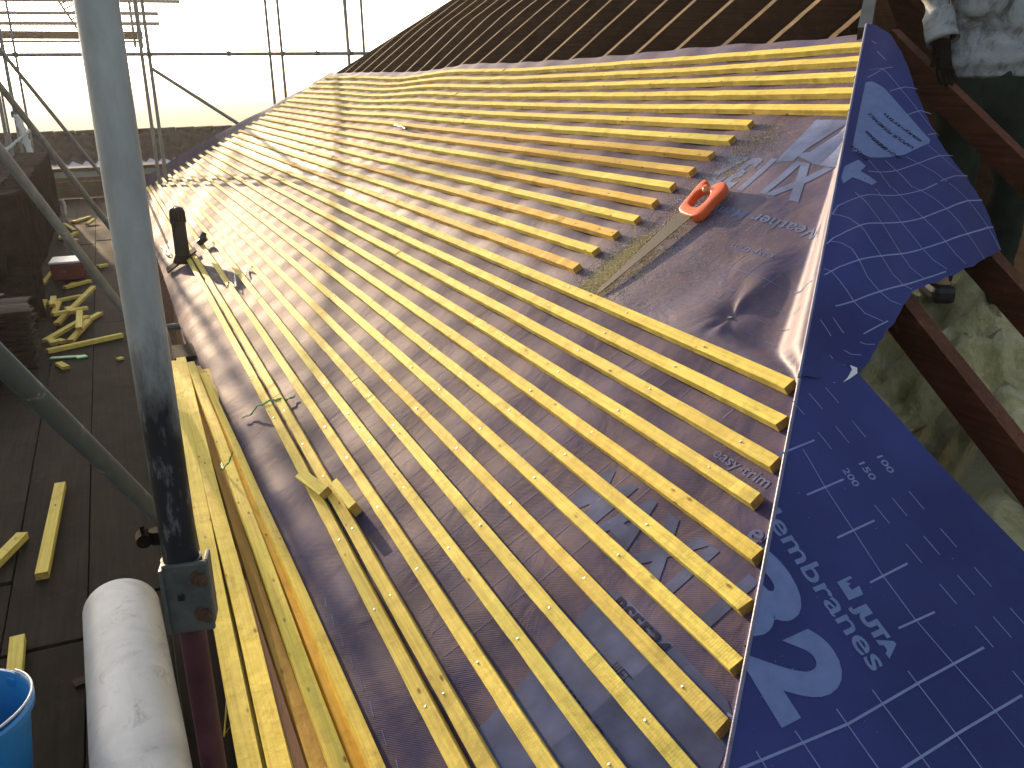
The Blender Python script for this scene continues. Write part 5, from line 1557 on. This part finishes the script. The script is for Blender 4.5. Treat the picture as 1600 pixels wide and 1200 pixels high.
Eg = [(0, 1), (1, 2), (2, 3), (3, 4), (4, 5), (5, 6), (6, 7), (2, 8), (8, 9), (9, 10), (2, 11), (11, 12), (12, 13), (0, 14), (14, 15), (15, 16), (16, 17), (0, 18), (18, 19), (19, 20), (20, 21)]
person = skin_body(J, Eg, 'person', MAT['skin'], None, origin=B(0, 0, -.9))
tag(person, 'person in a dusty grey jacket and dark green trousers standing among the rafters, arm hanging', 'person')
def rings(name, secs, mat, parent, seg=36, wr=0.012, close=True, th=0.0, seed=0):
    """secs: (centre, half-width vec, half-depth vec)"""
    v, f = [], []
    for i, (c, a_, b_) in enumerate(secs):
        for k in range(seg):
            t_ = 2 * math.pi * k / seg
            d = a_ * math.cos(t_) + b_ * math.sin(t_)
            q = c + d
            w_ = wr * (noise.noise(q * 7 + Vector((seed, 0, 0))) + .6 * noise.noise(Vector((q.x * 16, q.y * 16, q.z * 30 + seed))))
            v.append(q + d.normalized() * w_)
    for i in range(len(secs) - 1):
        for k in range(seg):
            f.append((i * seg + k, i * seg + (k + 1) % seg, (i + 1) * seg + (k + 1) % seg, (i + 1) * seg + k))
    return mesh_obj(name, v, f, mat, parent, smooth=True)
def interp(secs, m):
    out = []
    for (c0, a0, b0), (c1, a1, b1) in zip(secs, secs[1:]):
        for k in range(m):
            t_ = k / m
            out.append((c0.lerp(c1, t_), a0.lerp(a1, t_), b0.lerp(b1, t_)))
    out.append(secs[-1]); return out
X_, Y_ = rt2, fw
js = [(B(0, 0, .012), X_ * .15, Y_ * .10), (B(0, 0, -.004), X_ * .185, Y_ * .135), (B(0, 0, .015), X_ * .215, Y_ * .160), (B(0, 0, .06), X_ * .232, Y_ * .172), (B(0, 0, .12), X_ * .222, Y_ * .165), (B(0, 0, .165), X_ * .192, Y_ * .145), (B(0, 0, .18), X_ * .190, Y_ * .142), (B(0, .01, .24), X_ * .198, Y_ * .152),
      (B(0, .01, .36), X_ * .205, Y_ * .158), (B(0, .02, .5), X_ * .215, Y_ * .155), (B(0, .03, .6), X_ * .19, Y_ * .13), (B(0, .04, .66), X_ * .10, Y_ * .09), (B(0, .05, .71), X_ * .075, Y_ * .07)]
rings('jacket', interp(js, 7), MAT['jacket'], person, 56, .016)
for sx, ct in ((-1, B(-.235, .10, .145)), (1, B(.24, .14, .14))):
    sh = B(.17 * sx, .03, .60); el = B(.275 * sx, .02, .34); wr_ = ct
    def fr(c, d, r): 
        d = d.normalized(); a_ = d.cross(Vector((0, 0, 1)) if abs(d.z) < .95 else Vector((1, 0, 0))).normalized(); b_ = d.cross(a_).normalized()
        return (c, a_ * r, b_ * r)
    d1, d2 = el - sh, wr_ - el
    ss = [fr(sh, d1, .095), fr(sh.lerp(el, .5), d1, .085), fr(el, d1 + d2, .080), fr(el.lerp(wr_, .5), d2, .062), fr(wr_, d2, .056), fr(wr_ - d2.normalized() * .01, d2, .044)]
    rings('sleeve', interp(ss, 6), MAT['jacket'], person, 36, .012, seed=sx * 5)
    # gloved hand: palm and five fingers, loosely curled
    w0 = B(-.235 * 1.0, .10, .12) if sx < 0 else B(.24, .14, .12)
    dn = (w0 - el).normalized(); side = X_ * (-sx); pf = dn.cross(side).normalized()
    Jh = [(w0 - dn * .05, .040), (w0 + dn * .0, .034), (w0 + dn * .045, (.036, .016)), (w0 + dn * .085, (.040, .015))]
    Eh = [(0, 1), (1, 2), (2, 3)]
    for q, (ln, of) in enumerate(((.065, -.028), (.075, -.010), (.070, .009), (.055, .026))):
        b0 = w0 + dn * .088 + side * of
        k0 = len(Jh)
        Jh += [(b0, .0098), (b0 + dn * ln * .5 + Y_ * .010, .0092), (b0 + dn * ln * .85 + Y_ * .030, .0082)]
        Eh += [(3, k0), (k0, k0 + 1), (k0 + 1, k0 + 2)]
    k0 = len(Jh)
    Jh += [(w0 + dn * .035 + side * -.036 + Y_ * .01, .012), (w0 + dn * .075 + side * -.052 + Y_ * .022, .0095)]
    Eh += [(2, k0), (k0, k0 + 1)]
    skin_body(Jh, Eh, 'glove', MAT['void'], person, 2)
for sx in (-1, 1):
    hp0, kn, an = B(.095 * sx, 0, .06), B(.115 * sx, .065, -.42), B(.115 * sx, -.01, -.82)
    ts = [(hp0, X_ * .115, Y_ * .125), (hp0.lerp(kn, .5), X_ * .098, Y_ * .105), (kn, X_ * .078, Y_ * .082), (kn.lerp(an, .5), X_ * .072, Y_ * .075), (an, X_ * .065, Y_ * .066)]
    rings('trouser_leg', interp(ts, 8), MAT['trousers'], person, 36, .012, seed=sx)
    mb = MB(); mb.box(an + fw * .05 + Vector((0, 0, -.035)), (.095, .26, .075), Matrix((rt2, fw, Vector((0, 0, 1)))).transposed(), .025)
    mb.obj('boot', MAT['black'], person)
mb = MB(); mb.sweep([B(0, .0, .05), B(0, 0.01, -.05), B(0, .02, -.14), B(0, .03, -.20)], [.15, .155, .12, .04], 24)
for i in range(1):
    mb.obj('trouser_seat', MAT['trousers'], person, smooth=True)
bm = bmesh.new(); bmesh.ops.create_uvsphere(bm, u_segments=24, v_segments=14, radius=.1)
hc = B(0, .09, .925)
vv = [(hc + Vector((x.co.x * .95, x.co.y * 1.05, x.co.z * .9 + .02)) - fw * .012)[:] for x in bm.verts]; bm.verts.index_update(); ff = [[x.index for x in q.verts] for q in bm.faces]; bm.free()
mesh_obj('hair', vv, ff, MAT['hair'], person, smooth=True)

# ------------------------------------------------------------------ neighbouring house and distance
hs = thing('neighbour_house', (1.0, 24, -5.6), 'low neighbouring house with a weathered brown pantile roof and pale green fascia', 'house')
HZe = K - 1.60
v, f = [], []
nx, rows_ = 460, 4
x0, x1 = -9.0, 10.0
for r_ in range(rows_):
    for s_ in range(5):
        t0 = (r_ + s_ / 4.0) / rows_
        y = 22.3 + t0 * 1.4; z = HZe + t0 * 0.63 + .06 * (1 - s_ / 4.0) + (0.0)
        for i in range(nx + 1):
            x = x0 + (x1 - x0) * i / nx
            ph = (x / .265) * 2 * math.pi
            v.append((x, y, z + .035 * (math.sin(ph) + .35 * math.sin(2 * ph)) + .012 * noise.noise(Vector((math.floor(x / .265), r_, 0)))))
W1 = nx + 1
for q in range(rows_ * 5 - 1):
    for i in range(nx):
        a = q * W1 + i
        f.append((a, a + 1, a + W1 + 1, a + W1))
mesh_obj('pantile_roof', v, f, MAT['pantile'], hs, smooth=True)
mb = MB()
for i in range(44):
    x = x0 + i * .44
    mb.sweep([(x, 23.7, HZe + .62), (x + .43, 23.7, HZe + .625)], [.075, .08], 12)
mb.obj('ridge_tiles', MAT['pantile'], hs, smooth=True)
mb = MB(); mb.box((.5, 22.18, HZe - .07), (19, .12, .07), None, .02); mb.obj('gutter', MAT['black'], hs)
mb = MB(); mb.box((.5, 22.28, HZe - .17), (19, .03, .14)); mb.obj('fascia', MAT['fascia'], hs)
mb = MB(); mb.box((.5, 23.7, -2.95), (18.6, 2.4, 5.4)); mb.obj('wall', MAT['brick'], hs)
v = [(x0, 23.7, HZe + .6), (x1, 23.7, HZe + .6), (x1, 25.2, HZe), (x0, 25.2, HZe)]
v += [(a, b, c - .08) for a, b, c in v]
mesh_obj('rear_roof', v, [(0, 3, 2, 1), (4, 5, 6, 7), (0, 1, 5, 4), (1, 2, 6, 5), (2, 3, 7, 6), (3, 0, 4, 7)], MAT['pantile'], hs)
wh = thing('warehouse', (5, 62, -5.6), 'long pale blue-grey roofed building in the haze behind the pantile roof', 'building')
mb = MB()
v = [(-14, 55, -3.4), (30, 55, -3.2), (30, 66, -1.0), (-14, 66, -1.1), (-14, 77, -3.6), (30, 77, -3.4)]
f = [(0, 1, 2, 3), (3, 2, 5, 4)]
mesh_obj('roof', v, f, MAT['farroof'], wh)
mb.box((8, 66, -4.7), (43, 21, 2.2)); mb.obj('wall', MAT['white'], wh)
# ground
mb = MB()
v = [(-900, -60, -5.6), (900, -60, -5.6), (900, 1500, -5.6), (-900, 1500, -5.6)]
tag(mesh_obj('ground', v, [(0, 1, 2, 3)], MAT['ground']), kind='structure')
# uprights that carry the platform
for i, (y, lb) in enumerate(((2.9, 'near end'), (6.6, 'middle'), (10.5, 'far part'))):
    tube('transom_tube', (-1.35, y, -.062), (.42, y, -.062), 'scaffold transom under the boards at the ' + lb, 'transoms under the platform', r=.02415)

HAZE_D = 0.0011
if HAZE_D > 0:
    mb = MB(); mb.box((0, 640, 0.0), (1700, 1400, 16.0))
    hz = mb.obj('haze', None)
    hm = bpy.data.materials.new('haze'); hm.use_nodes = True
    nt = hm.node_tree
    for nd in list(nt.nodes):
        if nd.type == 'BSDF_PRINCIPLED': nt.nodes.remove(nd)
    pv = nt.nodes.new('ShaderNodeVolumePrincipled')
    pv.inputs['Density'].default_value = HAZE_D
    pv.inputs['Anisotropy'].default_value = 0.45
    pv.inputs['Color'].default_value = (0.95, 0.93, 0.90, 1)
    nt.links.new(pv.outputs[0], [n_ for n_ in nt.nodes if n_.type == 'OUTPUT_MATERIAL'][0].inputs['Volume'])
    hz.data.materials.clear(); hz.data.materials.append(hm)
    hz['kind'] = 'stuff'
